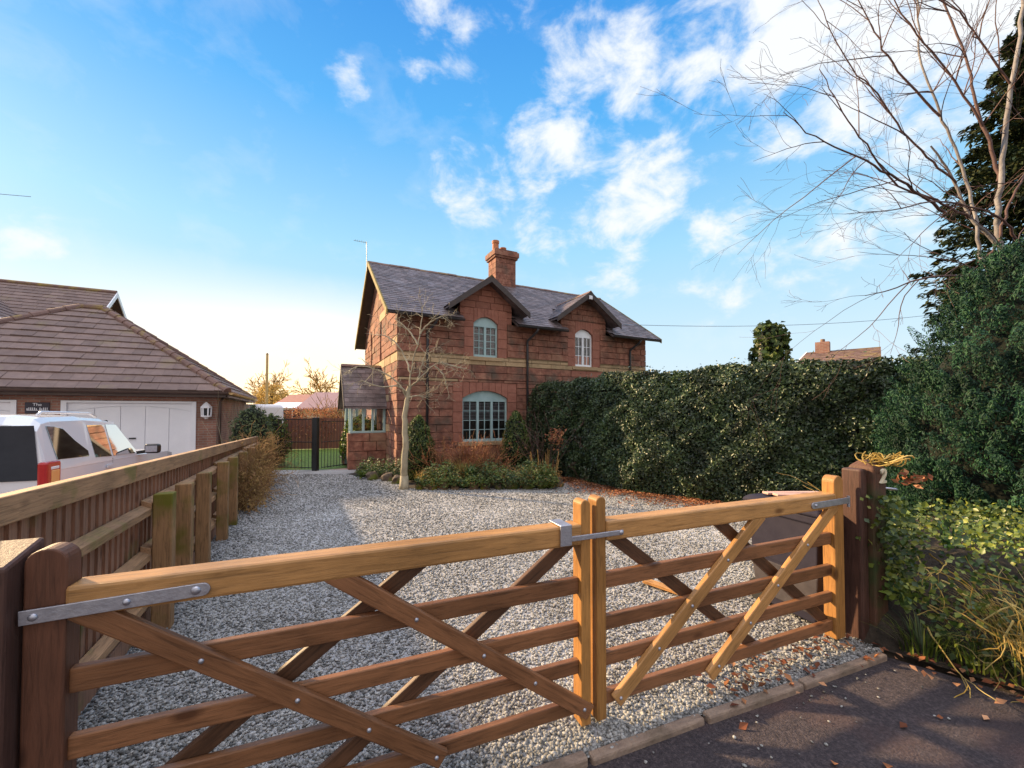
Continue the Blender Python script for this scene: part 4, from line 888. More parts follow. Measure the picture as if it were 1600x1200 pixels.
# ------------------------------------------------------------------ silver-white off-roader behind the fence
cr_ = thing('parked_car', 'silver white boxy off-roader parked behind the fence, rear towards us', 'car', (-5.15, 4.6, 0), R_(112)); cr_.scale = (.94, 1, 1)
CW, CL = 1.70, 4.0
# stations along the car: (x, z of lower sill, z belt, z roof, half-width low, half-width at roof)
def car_ring(x, zb, zbelt, zr, inset, ins_b=0.0):
    h = CW / 2; r = []
    pts = [(h - .06, zb), (h - .01 - ins_b, zb + .12), (h - ins_b, (zb + zbelt) / 2), (h - .015 - ins_b, zbelt), (h - inset, zr - .07), (h - inset - .06, zr - .015), (h - inset - .28, zr + .012)]
    full = pts + [(-a, b) for a, b in reversed(pts)]
    return [(x, h - a, z) for a, z in full]          # right side at y=0, left side at y=CW
ST = [(.00, .42, .98, 1.0, .05, .06), (.015, .36, .99, 1.02, .03, .02), (.06, .34, 1.0, 1.50, .12, .0), (.16, .34, 1.0, 1.585, .135, 0), (.30, .34, 1.0, 1.605, .135, 0), (.95, .34, 1.0, 1.61, .135, 0), (1.05, .34, 1.0, 1.595, .135, 0), (1.55, .34, .99, 1.57, .135, 0), (1.80, .34, .98, 1.53, .14, 0),
      (2.42, .34, .97, 1.02, .08, 0), (2.60, .34, .96, 1.0, .08, 0), (3.55, .34, .93, .965, .09, 0), (3.88, .36, .88, .91, .12, .03), (3.98, .42, .78, .80, .14, .08)]
mb = MB(); n = 14
for s_ in ST: mb.v += car_ring(*s_)
for i in range(len(ST) - 1):
    for j in range(n):
        if 4 <= i <= 7 and j in (3, 9): continue            # window openings
        mb.f.append((i * n + j, i * n + (j + 1) % n, (i + 1) * n + (j + 1) % n, (i + 1) * n + j))
mb.f.append(tuple(range(n - 1, -1, -1))); mb.f.append(tuple((len(ST) - 1) * n + j for j in range(n)))
bdy = mb.build('body', M['car'], cr_, bevel=.025, smooth=False)
def sidey(x, z):   # outer skin on the right side
    t = max(0, min(1, (z - 1.0) / .53)); return .015 + .12 * t
def side_panel(pts, m, name, d=.008, par=None, mirror=False):
    P = [(x, sidey(x, z) - d, z) for x, z in pts]
    if mirror: P = [(x, CW - y, z) for x, y, z in P]
    mb = MB(); mb.prism(P, (0, .012 if not mirror else -.012, 0)); return mb.build(name, m, par or cr_, bevel=.002)
for mir in (False, True):
    side_panel([(.26, 1.10), (.92, 1.08), (.93, 1.15), (.70, 1.30), (.52, 1.45), (.34, 1.485), (.22, 1.49)], M['tint'], 'side_window', mirror=mir)
    side_panel([(1.06, 1.05), (1.48, 1.03), (1.48, 1.475), (1.05, 1.48)], M['tint'], 'side_window', mirror=mir)
    side_panel([(1.53, 1.03), (2.20, 1.01), (2.24, 1.06), (1.83, 1.465), (1.53, 1.475)], M['tint'], 'side_window', mirror=mir)
    for pp in ([(.30, .98), (2.30, .955), (2.22, 1.02), (1.06, 1.055), (.925, 1.085), (.30, 1.105)], [(.30, 1.48), (.34, 1.48), (.52, 1.445), (.70, 1.295), (.935, 1.14), (.925, 1.085), (1.065, 1.05), (1.055, 1.475), (1.79, 1.468), (1.80, 1.505), (.98, 1.545), (.30, 1.54)], [(1.475, 1.03), (1.535, 1.03), (1.535, 1.475), (1.475, 1.475)]):  # second outline fills quarter glass corner: sky reflection painted as bodywork
        side_panel(pp, M['car'], 'door_frame', .004, mirror=mir)
    side_panel([(.975, .36), (.985, .36), (1.0, 1.50), (.99, 1.50)], M['black'], 'door_seam', .003, mirror=mir)
    side_panel([(1.50, .36), (1.508, .36), (1.512, 1.0), (1.504, 1.0)], M['black'], 'door_seam', .003, mirror=mir)
    side_panel([(1.30, .88), (1.46, .88), (1.46, .92), (1.30, .92)], M['car'], 'door_handle', .03, mirror=mir)
    # tail lamp wrapping the corner
    y = -.012 if not mir else CW + .012; k = 1 if not mir else -1
    mb = MB(); mb.box(-.018, .25, min(y, y + k * .09), max(y, y + k * .09), .70, 1.095); tl = mb.build('tail_lamp', M['red_lens'], cr_, bevel=.025)
    mb = MB(); mb.box(.055, .21, min(y - k * .006, y + k * .02), max(y - k * .006, y + k * .02), .80, 1.0); mb.build('indicator', M['amber_lens'], tl, bevel=.012)
    mb = MB(); mb.box(.05, .20, min(y - k * .004, y + k * .02), max(y - k * .004, y + k * .02), 1.005, 1.04); mb.build('reverse_lamp', M['white_pvc'], tl, bevel=.008)
    my = -.16 if not mir else CW + .16
    mb = MB(); mb.box(2.30, 2.42, my - .10, my + .10, .985, 1.135); mr = mb.build('wing_mirror', M['black'], cr_, bevel=.035)
    mb = MB(); mb.box(2.293, 2.299, my - .075, my + .075, 1.01, 1.11); mb.build('mirror_glass', M['steel'], mr)
    mb = MB(); a = (.03, my + .09 * k); mb.beam((2.36, my + .08 * k, 1.02), (2.36, (.04 if not mir else CW - .04), 1.0), .06, .05); mb.build('mirror_arm', M['black'], mr)
    mb = MB(); ry = .26 if not mir else CW - .26; mb.tube([(.35, ry, 1.615), (.42, ry, 1.65), (1.45, ry, 1.635), (1.62, ry, 1.585)], .016, 6); mb.build('roof_rail', M['car'], cr_, smooth=True)
    for wx in (.78, 3.12):
        wy = -.01 if not mir else CW - .21; mb = MB(); mb.lathe((wx, wy, .35), [(.22, 0), (.33, 0), (.35, .03), (.35, .19), (.33, .22), (.22, .22)], 26, 'y'); tw = mb.build('wheel', M['rubber'], cr_)
        mb = MB(); mb.lathe((wx, wy - .004 if not mir else wy + .014, .35), [(.215, 0), (.20, .03), (.06, .04), (.05, .0), (.05, .2), (.2, .21)], 20, 'y'); mb.build('rim', M['steel'], tw)
for (sx, sy) in ((.75, .42), (.75, 1.28), (1.42, .42), (1.42, 1.28)):
    mb = MB(); mb.box(sx - .06, sx + .05, sy - .23, sy + .23, .55, 1.18); mb.box(sx - .05, sx + .03, sy - .12, sy + .12, 1.19, 1.38); mb.box(sx + .05, sx + .48, sy - .23, sy + .23, .55, .70); mb.build('seat', M['seat'], cr_, bevel=.03)
mb = MB(); mb.box(1.75, 2.30, .12, CW - .12, .80, 1.0); mb.build('dashboard', M['black'], cr_, bevel=.03)
mb = MB(); mb.box(.20, 2.3, .08, CW - .08, .45, .54); mb.build('cabin_floor', M['black'], cr_)
mb = MB(); mb.beam((-.02, .75, .93), (.005, 1.15, 1.12), .016, .016); mb.build('rear_wiper', M['black'], cr_)
mb = MB(); z0, z1 = .90, 1.50
mb.prism([(-.012, .06, z0), (-.012, CW - .06, z0), (.045, CW - .14, z1), (.045, .14, z1)], (.01, 0, 0)); mb.build('rear_window', M['car_glass'], cr_)
mb = MB(); mb.prism([(1.86, .22, 1.52), (1.86, CW - .22, 1.52), (2.42, CW - .13, 1.025), (2.42, .13, 1.025)], (-.01, 0, .012)); mb.build('windscreen', M['glass'], cr_)
mb = MB(); mb.box(-.06, .05, .02, CW - .02, .36, .58); mb.build('rear_bumper', M['black'], cr_, bevel=.03)
mb = MB(); mb.box(3.92, 4.04, .05, CW - .05, .38, .58); mb.build('front_bumper', M['black'], cr_, bevel=.03)
mb = MB(); mb.box(.03, .06, .55, 1.15, 1.515, 1.545); mb.build('high_brake_lamp', M['red_lens'], cr_)
mb = MB(); mb.box(-.03, -.012, .58, 1.12, .66, .78); mb.build('number_plate', M['amber_lens'], cr_)
for y in (.22, CW - .22):
    mb = MB(); mb.box(3.93, 3.985, y - .14, y + .14, .66, .78); mb.build('headlight', M['white_pvc'], cr_, bevel=.02)

# ------------------------------------------------------------------ bare branching
def grow(mb, p, d, L, r, depth, nseg=6, wob=.10, droop=0.0, kids=3, ang=.7, shrink=.6, rmin=.0016, sides=5, spread=(.3, .95)):
    p = Vector(p); d = Vector(d).normalized(); pts = [p.copy()]; rad = [r]
    for i in range(nseg):
        d = (d + Vector((random.gauss(0, wob), random.gauss(0, wob), random.gauss(0, wob) - droop))).normalized()
        p = p + d * (L / nseg); pts.append(p.copy()); rad.append(max(rmin, r * (1 - .72 * (i + 1) / nseg)))
    mb.tube(pts, rad, sides, cap=False)
    if depth <= 0: return
    for k in range(kids):
        t = random.uniform(*spread); i = min(nseg - 1, int(t * nseg)); q = pts[i].lerp(pts[i + 1], t * nseg - i)
        ax = (pts[i + 1] - pts[i]).normalized(); o = ax.orthogonal().normalized(); o = Matrix.Rotation(random.uniform(0, 6.283), 3, ax) @ o
        nd = (ax * math.cos(ang * random.uniform(.6, 1.2)) + o * math.sin(ang * random.uniform(.6, 1.2)))
        grow(mb, q, nd, L * shrink * random.uniform(.6, 1.2), max(rmin, rad[i] * .6), depth - 1, max(3, nseg - 1), wob * 1.15, droop, kids, ang, shrink, rmin, max(3, sides - 1), spread)
def along(pts, rad, mb, sides=8):
    """smooth limb through the given points"""
    P = [Vector(p) for p in pts]; out = []; rr = []
    for i in range(len(P) - 1):
        p0 = P[max(i - 1, 0)]; p1 = P[i]; p2 = P[i + 1]; p3 = P[min(i + 2, len(P) - 1)]
        for k in range(5):
            t = k / 5; q = .5 * ((2 * p1) + (p2 - p0) * t + (2 * p0 - 5 * p1 + 4 * p2 - p3) * t * t + (3 * p1 - p0 - 3 * p2 + p3) * t ** 3)
            out.append(q + Vector((random.gauss(0, .008), random.gauss(0, .008), 0))); rr.append(rad[0] + (rad[1] - rad[0]) * (i + t) / (len(P) - 1))
    out.append(P[-1]); rr.append(rad[1]); mb.tube(out, rr, sides, cap=False); return out, rr

# small pale tree in front of the cottage
st = thing('bare_tree', 'small pale bare tree with crooked branches in front of the cottage corner', 'tree', (-2.32, 8.9, 0))
mb = MB(); random.seed(21)
tr, _ = along([(0, 0, -.05), (.0, 0, .5), (.02, .0, 1.0), (.0, 0, 1.45), (.05, .0, 1.9), (.10, .0, 2.22)], (.080, .045), mb)
mb.lathe((0, 0, -.02), [(.12, 0), (.10, .10), (.085, .3)], 9)
mb.build('trunk', M['bark_tan'], st, smooth=True)
mb = MB(); limbs = [[(.09, 0, 2.15), (.15, .05, 2.7), (.30, .0, 3.2), (.36, .0, 3.72), (.38, 0, 3.95)], [(.10, 0, 2.15), (.32, -.1, 2.35), (.62, -.15, 2.62), (.85, -.2, 2.72)], [(.80, -.18, 2.70), (1.1, -.2, 2.62), (1.35, -.25, 2.56)],
         [(.68, -.15, 2.63), (.85, -.2, 2.45), (.92, -.2, 2.2)], [(.05, 0, 1.95), (-.15, -.1, 2.3), (-.55, -.15, 2.55), (-.95, -.2, 2.62), (-1.25, -.3, 2.40)], [(.12, 0, 2.5), (-.1, .1, 3.0), (-.4, .1, 3.3), (-.7, .15, 3.35)], [(.28, .0, 3.1), (.05, .1, 3.45), (-.25, .1, 3.7)],
         [(.33, 0, 3.35), (.55, .0, 3.6), (.85, -.1, 3.72)], [(.06, 0, 2.05), (-.1, -.2, 2.2), (-.4, -.3, 2.18), (-.8, -.35, 2.3)], [(.30, -.08, 2.33), (.40, -.1, 2.7), (.5, -.1, 3.0)], [(.04, 0, 1.95), (.3, -.15, 2.0), (.5, -.2, 1.95)]]
for l in limbs:
    pts, rr = along(l, (.021, .007), mb, 6)
    for k in range(10):
        i = random.randrange(3, len(pts)); a = (pts[i] - pts[i - 1]).normalized(); d = (a * .55 + Vector((random.gauss(0, .7), random.gauss(0, .5), random.gauss(.1, .5)))); grow(mb, pts[i], d, random.uniform(.2, .5), .007, 1, 5, .24, 0, 4, .8, .6, .0028, 4)
mb.build('branches', M['bark_tan'], st, smooth=True)

# tall bare tree on the right
bt = thing('bare_tree', 'tall bare silver-barked tree reaching over the conifer at the right edge', 'tree', (7.75, 5.9, 0))
O = Vector((7.75, 5.9, 0)); random.seed(33)
def W(x, y, z): return (x - O.x, y - O.y + .05 + max(0, z - 1.65) * .046, z)
mb = MB(); mains = []
def limb(pts, r, s=9): o = along([W(*p) for p in pts], r, mb, s); mains.append(o); return o
limb([(7.75, 5.9, 0), (7.6, 5.85, 1.5), (7.2, 5.7, 3.2), (7.149, 5.6, 3.585), (6.80, 5.6, 4.05), (6.471, 5.6, 4.414), (6.247, 5.6, 5.043), (5.937, 5.55, 5.422)], (.046, .010))
limb([(7.6, 5.85, 1.5), (7.35, 5.9, 3.0), (7.05, 5.75, 4.2), (6.999, 5.7, 4.573), (7.101, 5.65, 5.47), (7.266, 5.6, 6.563), (7.493, 5.6, 7.593), (7.6, 5.6, 9.0)], (.044, .020))
limb([(7.2, 5.7, 3.0), (6.65, 5.6, 3.7), (6.565, 5.6, 3.887), (6.549, 5.6, 4.48), (6.374, 5.6, 5.289), (6.15, 5.6, 5.979), (5.952, 5.6, 6.71), (5.948, 5.6, 7.6), (5.95, 5.6, 8.6)], (.026, .008))
mb.build('trunk', M['bark'], bt, smooth=True); mb = MB()
limb([(6.60, 5.65, 3.75), (6.85, 5.65, 4.0), (7.0, 5.6, 4.5), (7.25, 5.55, 5.0), (7.6, 5.5, 5.6)], (.020, .011))
limb([(7.05, 5.7, 5.0), (6.95, 5.7, 5.6), (6.80, 5.7, 6.2), (6.72, 5.7, 6.9), (6.45, 5.7, 7.8), (6.4, 5.7, 8.6)], (.024, .009))
limb([(7.3, 5.7, 3.9), (6.9, 5.5, 4.2), (6.5, 5.4, 4.38), (5.6, 5.2, 4.42), (4.9, 5.1, 4.25), (4.2, 5.0, 4.15)], (.020, .003), 6)
limb([(6.3, 5.6, 4.9), (5.9, 5.5, 5.15), (5.4, 5.4, 5.55), (5.0, 5.3, 6.0), (4.5, 5.2, 6.4), (4.15, 5.1, 7.0), (4.0, 5.1, 7.4)], (.016, .003), 6)
limb([(6.45, 5.6, 4.4), (5.9, 5.5, 4.6), (5.3, 5.4, 4.75), (4.7, 5.2, 5.2), (4.2, 5.0, 5.6), (3.9, 4.9, 6.0)], (.018, .004), 6)
limb([(6.0, 5.5, 4.42), (5.2, 5.2, 4.65), (4.5, 5.0, 4.85), (3.8, 4.9, 5.1), (3.35, 4.8, 5.35)], (.020, .004), 6)
limb([(6.9, 5.5, 3.5), (6.2, 5.3, 3.45), (5.4, 5.2, 3.40), (4.8, 5.1, 3.20), (4.4, 5.0, 3.1)], (.018, .004), 6)
limb([(6.15, 5.6, 5.9), (5.5, 5.5, 6.5), (5.1, 5.4, 7.0), (4.7, 5.3, 7.7)], (.018, .005), 6)
limb([(6.9, 5.7, 5.8), (6.3, 5.6, 6.6), (5.7, 5.5, 7.2), (5.2, 5.4, 8.0)], (.018, .005), 6)
limb([(7.2, 5.6, 6.4), (6.7, 5.5, 7.0), (6.2, 5.4, 7.4), (5.3, 5.4, 7.9)], (.016, .005), 6)
mb.build('branches', M['twig'], bt, smooth=True)
mb = MB()
for mi, (pts, rr) in enumerate(mains):
    k = {0: 7, 1: 6, 2: 11, 3: 5, 4: 6}.get(mi, 8)
    for _ in range(k):
        i = random.randrange(int(len(pts) * (.45 if mi < 3 else .15)), len(pts)); a = (pts[min(i + 1, len(pts) - 1)] - pts[i - 1]).normalized()
        if mi < 5: d = Vector((random.uniform(-1.3, .25), random.uniform(-.7, .4), random.uniform(-.25, .75)))
        else: d = a + Vector((random.gauss(-.15, .5), random.gauss(0, .4), random.gauss(.05, .6)))
        grow(mb, pts[i], d, random.uniform(.5, 1.7), min(.008, rr[i] * .7), 2, 8, .10, .010, 3, .62, .55, .0017, 4)
mb.build('twigs', M['twig'], bt)

# ------------------------------------------------------------------ foliage masses
def core(name, m, root, prof, n=18, squash=1.0):
    mb = MB(); mb.lathe((0, 0, 0), prof, n); mb.v = [(x, y * squash, z) for x, y, z in mb.v]; return mb.build(name, m, root, smooth=True)
def on_lathe(prof, n):
    """random points + normals on a surface of revolution"""
    pr = np.array(prof); seg = np.hypot(*(pr[1:] - pr[:-1]).T) * (pr[1:, 0] + pr[:-1, 0] + .05); c = np.cumsum(seg) / seg.sum()
    i = np.searchsorted(c, rng.random(n)); t = rng.random(n)[:, None]; q = pr[i] * (1 - t) + pr[i + 1] * t; d = pr[i + 1] - pr[i]
    a = rng.uniform(0, 2 * np.pi, n); P = np.stack([q[:, 0] * np.cos(a), q[:, 0] * np.sin(a), q[:, 1]], 1)
    nr, nz = d[:, 1], -d[:, 0]; l = np.hypot(nr, nz) + 1e-9; Nn = np.stack([nr / l * np.cos(a), nr / l * np.sin(a), nz / l], 1); return P, Nn
def lump(P, f, amp, ph):
    return amp * (np.sin(P[:, 0] * f + ph) * np.sin(P[:, 1] * f * 1.1 + ph * 2) * np.sin(P[:, 2] * f * .9 + ph * 3) + .5 * np.sin(P[:, 0] * f * 2.3 + ph) * np.sin(P[:, 2] * f * 2.1) + .4 * np.sin(P[:, 1] * f * 3.1) * np.sin(P[:, 2] * f * 3.4 + ph))
def bush(root, prof, m, n, size, aspect=.5, depth=.18, f=3.0, amp=.12, up=None, corem=None, jit=.5, shrink=.86, cull=True):
    P, Nn = on_lathe(prof, n)
    P = P + Nn * (lump(P, f, amp, 1.3) - np.abs(rng.normal(0, depth, n)))[:, None]
    if up is not None: up = np.asarray(up) + Nn * .5
    V, F = leaves(P, Nn, size, aspect, .25, up, jit)
    o = np_mesh('foliage', V, F, m, root)
    core('dark_core', corem or M['hedge_core'], root, [(max(.01, r * shrink - .04), z * (.97 if z > .3 else 1)) for r, z in prof])
    return o

# long clipped hedge
hg = thing('hedge', 'long clipped dark green holly hedge from the cottage to the gate', 'hedge', (0, 0, 0))
HP = np.array([(.42, 12.3), (1.15, 10.7), (1.80, 9.25), (2.45, 8.25), (3.45, 7.55), (4.24, 6.92), (5.4, 6.2), (6.6, 5.5)]); HT, HH = 1.25, 2.40
sg = np.hypot(*(HP[1:] - HP[:-1]).T); cs_ = np.concatenate([[0], np.cumsum(sg)]); HL = cs_[-1]
def hpos(s):
    i = np.clip(np.searchsorted(cs_, s) - 1, 0, len(sg) - 1); t = ((s - cs_[i]) / sg[i])[:, None]; p = HP[i] * (1 - t) + HP[i + 1] * t
    d = (HP[i + 1] - HP[i]) / sg[i][:, None]; return p, d
n = 110000; s = HL * rng.random(n) ** .85; q = rng.random(n) * (HH + .1 + HT * .9); p, d = hpos(s); nf = np.stack([-d[:, 1], d[:, 0]], 1); nf *= np.where((nf * np.array([-.7, -.7])).sum(1) > 0, 1, -1)[:, None]
on_top = q > HH + .1
z = np.where(on_top, HH, q); back = np.where(on_top, (q - HH - .1), 0) - np.where(on_top, 0, -.0)
base_in = np.where(z < .35, .12 * (1 - z / .35), 0) + np.where(z > HH - .3, ((z - HH + .3) / .3) ** 2 * .15, 0)
P = np.stack([p[:, 0] - nf[:, 0] * (back + base_in), p[:, 1] - nf[:, 1] * (back + base_in), z], 1)
Nn = np.where(on_top[:, None], np.array([[0, 0, 1.0]]), np.concatenate([nf, np.full((n, 1), .12)], 1))
P = P + Nn * (lump(P, 2.6, .11, .7) + lump(P, 7, .06, 2.1) - np.abs(rng.normal(0, .085, n)))[:, None]
spr = rng.random(n) < .012; P[spr & on_top, 2] += rng.uniform(.05, .2, (spr & on_top).sum()); P[:, 2] += np.where(z > HH - .3, .025 * np.sin(s * 2.1) + .025 * np.sin(s * 5.3 + 1), 0)
V, F = leaves(P, Nn, .058, .55, .3, None, .55); np_mesh('foliage', V, F, M['hedge_leaf'], hg)
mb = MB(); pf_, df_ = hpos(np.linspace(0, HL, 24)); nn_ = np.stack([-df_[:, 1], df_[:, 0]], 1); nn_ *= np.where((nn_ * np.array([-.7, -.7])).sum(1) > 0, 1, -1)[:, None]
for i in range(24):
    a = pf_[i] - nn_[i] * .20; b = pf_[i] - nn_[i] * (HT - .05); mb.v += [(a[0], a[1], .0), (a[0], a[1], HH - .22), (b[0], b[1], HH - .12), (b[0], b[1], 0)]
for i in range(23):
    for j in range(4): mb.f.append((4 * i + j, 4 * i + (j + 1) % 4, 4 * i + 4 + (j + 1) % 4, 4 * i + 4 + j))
mb.f += [(3, 2, 1, 0), (92, 93, 94, 95)]; mb.build('dark_core', M['hedge_core'], hg)  # solid dark core added so no light passes through the hedge
mb = MB(); random.seed(4)
for k in range(22):
    s_ = np.array([random.uniform(.2, 3.2)]); p_, d_ = hpos(s_); grow(mb, (p_[0][0] - .05, p_[0][1] - .1, random.uniform(.1, 1.6)), (random.uniform(-.8, .2), -.5, random.uniform(.1, 1)), random.uniform(.3, .7), .006, 1, 4, .15, 0, 3, .6, .6, .003, 4)
mb.build('dry_stems', M['twig'], hg)

# broad yew-like conifer at the right
cf = thing('conifer_bush', 'broad dark green conifer bush with upright sprays behind the number post', 'shrub', (5.75, 4.7, 0))
prof = [(.95, .15), (1.15, .7), (1.18, 1.2), (1.10, 1.75), (.95, 2.2), (.68, 2.65), (.47, 3.15), (.24, 3.45), (.02, 3.6)]
nc = 1000; C_, CN = on_lathe(prof, nc); C_ = C_ + CN * rng.uniform(-.12, .10, (nc, 1)); kk = 150
cd = CN * np.array([.75, .75, .3]) + np.array([0, 0, .9]); cd /= np.linalg.norm(cd, axis=1, keepdims=True); cl = rng.uniform(.18, .38, nc)
tt = rng.random((nc, kk)) ; rad = .12 * (1 - tt * .7) * rng.uniform(.6, 1.1, (nc, 1)); off = rng.normal(0, 1, (nc, kk, 3)); off /= np.linalg.norm(off, axis=2, keepdims=True)
P = C_[:, None] - CN[:, None] * .12 + cd[:, None] * (tt * cl[:, None] - .1)[..., None] + off * rad[..., None]
V, F = leaves(P.reshape(-1, 3), (off * .8 + CN[:, None] * .5).reshape(-1, 3), .038, .32, .2, (off * .7 + cd[:, None]).reshape(-1, 3), .3); np_mesh('foliage', V, F, M['yew'], cf)
core('dark_core', M['hedge_core'], cf, [(max(.01, r * .80 - .08), z * .95) for r, z in prof])
mb = MB(); mb.tube([(0, 0, -.1), (0, 0, .9)], [.13, .10], 8); mb.build('trunk', M['bark_dark'], cf)

# tall spruce behind
sp = thing('spruce_tree', 'tall dark spruce with layered drooping branches behind the bare tree', 'tree', (18.6, 14.4, 0))
mb = MB(); mb.tube([(0, 0, 0), (0, 0, 8), (-.1, 0, 16.3)], [.35, .2, .02], 8); mb.build('trunk', M['bark_dark'], sp)
PP, NN, UU = [], [], []; zt = 3.0
while zt < 16.2:
    f_ = 1 - (zt / 16.6); R = min(3.3, 5.6 * f_ ** .85 + .12)
    for b in range(10):
        a = rng.uniform(0, 2 * math.pi); L = R * rng.uniform(.65, 1.1); dd = np.array([math.cos(a), math.sin(a)]); nb = int(50 + 120 * L / 3)
        t = rng.random(nb) ** .7; sw = rng.normal(0, .20 * (1 - .4 * t), nb) * (.4 + L * .22); drop = -.30 * L * t + .16 * L * t ** 2.5
        x = dd[0] * L * t - dd[1] * sw; y = dd[1] * L * t + dd[0] * sw; z = zt + drop - np.abs(rng.normal(0, .16, nb))
        PP.append(np.stack([x, y, z], 1)); NN.append(np.tile([[0, 0, 1.0]], (nb, 1)) + rng.normal(0, .4, (nb, 3))); UU.append(np.tile([[dd[0], dd[1], -.5]], (nb, 1)))
    zt += .30 + .16 * f_
V, F = leaves(np.concatenate(PP), np.concatenate(NN), .27, .34, .2, np.concatenate(UU), .4); np_mesh('foliage', V, F, M['spruce'], sp)

# ivy-clad column tree and a roof beyond the hedge
iv = thing('ivy_column_tree', 'narrow ivy-covered trunk with a flat top standing beyond the hedge', 'tree', (8.85, 14, 0))
bush(iv, [(.62, 1.2), (.66, 2.4), (.60, 3.4), (.50, 4.3), (.36, 4.62), (.05, 4.72)], M['shrub'], 3000, .17, .8, .16, 5, .13, shrink=.70, jit=.8)
mb = MB(); mb.tube([(-.45, -.1, 0), (-.42, -.1, 3.4), (-.3, 0, 4.4)], [.10, .09, .03], 8); mb.build('trunk', M['bark_tan'], iv)
fh = thing('house_beyond_hedge', 'house whose white-edged roof and small chimney peep over the hedge', 'house', (10.87, 15.8, 0), R_(-42))
mb = MB(); mb.prism([(.3, .3, 0), (.3, 7.5, 0), (.3, 7.5, 3.4), (.3, 3.9, 4.22), (.3, .3, 3.4)], (2.1, 0, 0)); mb.build('wall', M['pale_render'], fh)
rm = MB(); l7 = math.hypot(3.9, .95); tile_slope(rm, (0, 0, 3.42), (1, 0, 0), (0, 3.9 / l7, .95 / l7), lambda t: (0, 2.5), l7, 10, .5, .03); tile_slope(rm, (0, 7.8, 3.42), (1, 0, 0), (0, -3.9 / l7, .95 / l7), lambda t: (0, 2.5), l7, 10, .5, .03); rfh = rm.build('roof', M['ridge'], fh)
for y_ in (-.06, 7.86): mb = MB(); mb.prism([(-.05, y_, 3.22), (-.05, y_, 3.42), (-.05, 3.9, 4.40), (-.05, 3.9, 4.18)], (.05, 0, 0)); mb.build('white_verge', M['white'], rfh)
mb = MB(); mb.box(.35, .85, 3.3, 3.8, 3.9, 4.72); cmm = mb.build('chimney', M['brick'], rfh); mb = MB(); mb.lathe((.6, 3.55, 4.72), [(.09, 0), (.08, .14)], 10); mb.build('chimney_pot', M['ridge'], cmm)

# ------------------------------------------------------------------ bed in front of the cottage
def column_shrub(loc, h, r, label):
    o = thing('column_shrub', label, 'shrub', loc, 0, 'clipped evergreens against the cottage')
    bush(o, [(r * .7, .05), (r, h * .3), (r * .92, h * .55), (r * .6, h * .82), (r * .25, h * .97), (.01, h)], M['shrub'], 5200, .06, .4, .06, 6, .04, up=(0, 0, 1), jit=.5)
    mb = MB(); mb.tube([(0, 0, -.05), (0, 0, .3)], .04, 6); mb.build('trunk', M['bark_dark'], o)
column_shrub((-2.25, 9.9, 0), 1.58, .42, 'cone-shaped evergreen between the small bare tree and the arched window')
column_shrub((.10, 10.9, 0), 1.68, .42, 'rounded evergreen at the right side of the large arched window')
ds = thing('twiggy_shrub', 'reddish brown twiggy winter shrub below the large arched window', 'shrub', (-1.05, 9.75, 0)); mb = MB(); random.seed(9)
for k in range(150):
    a = random.uniform(0, 6.28); r = random.uniform(0, .75); grow(mb, (r * math.cos(a) * 1.2, r * math.sin(a) * .35, 0), (math.cos(a) * .45, math.sin(a) * .25, 1), random.uniform(.5, 1.05), .006, 1, 5, .16, 0, 4, .5, .5, .0032, 3)
mb.build('stems', M['dry_red'], ds)
nl = 900; P = np.stack([rng.normal(0, .55, nl), rng.normal(0, .2, nl), rng.uniform(.15, .95, nl)], 1); V, F = leaves(P, rng.normal(0, 1, (nl, 3)), .05, .5); np_mesh('dead_leaves', V, F, M['dry_red'], ds)
bd_ = thing('bare_shrub', 'thin bare shrub with a rust-coloured leaf cluster at the left end of the hedge', 'shrub', (.75, 10.0, 0)); mb = MB()
for k in range(13):
    a = random.uniform(0, 6.28); grow(mb, (.12 * math.cos(a), .1 * math.sin(a), 0), (math.cos(a) * .4, math.sin(a) * .3, 1), random.uniform(.9, 1.5), .008, 1, 5, .12, 0, 4, .5, .55, .004, 3)
mb.build('stems', M['twig'], bd_); P = rng.normal(0, .10, (160, 3)) + np.array([.30, -.1, 1.05]); V, F = leaves(P, rng.normal(0, 1, (160, 3)), .08, .5); np_mesh('dead_leaves', V, F, M['dry_red'], bd_)
def tuft(loc, n, h, spread, m, label, name='grass_clump', cat='plant', group=None, w=.012, r=.10):
    o = thing(name, label, cat, loc, 0, group); a = rng.uniform(0, 2 * np.pi, n); rr = r * np.sqrt(rng.random(n)); P = np.stack([rr * np.cos(a), rr * np.sin(a), np.zeros(n)], 1)
    ln = np.stack([np.cos(a), np.sin(a), np.zeros(n)], 1) * (spread * rng.random(n))[:, None]; V, F = blades(P, h * rng.uniform(.6, 1.1, n), w, ln); np_mesh('blades', V, F, m, o); return o
tuft((-.95, 9.2, .12), 160, .52, .5, M['blade'], 'arching green grass clump at the front of the bed below the window', w=.018)
tuft((-1.15, 9.35, .12), 130, .60, .45, M['straw'], 'yellowish arching grass clump beside the green one under the window', w=.012)
tuft((-1.75, 9.25, .05), 120, .46, .35, M['dry'], 'dry brown grass clump right of the small bare tree', w=.012)
tuft((-.2, 9.2, .06), 90, .34, .35, M['straw'], 'low yellow grass clump in the middle of the bed', w=.010)
tuft((.35, 9.25, .06), 90, .36, .3, M['dry'], 'brown grass clump left of the iris leaves', w=.010)
tuft((-2.05, 9.25, .05), 80, .40, .3, M['straw'], 'yellow grass clump right behind the small bare tree trunk', w=.010)
tuft((.72, 9.2, .1), 110, .42, .2, M['blade'], 'upright green iris leaves at the right end of the bed', 'iris_clump', w=.022)
rd = thing('reed_stalks', 'pale pinkish cut reed stalks rising among the iris leaves', 'plant', (.75, 9.3, .1)); mb = MB()
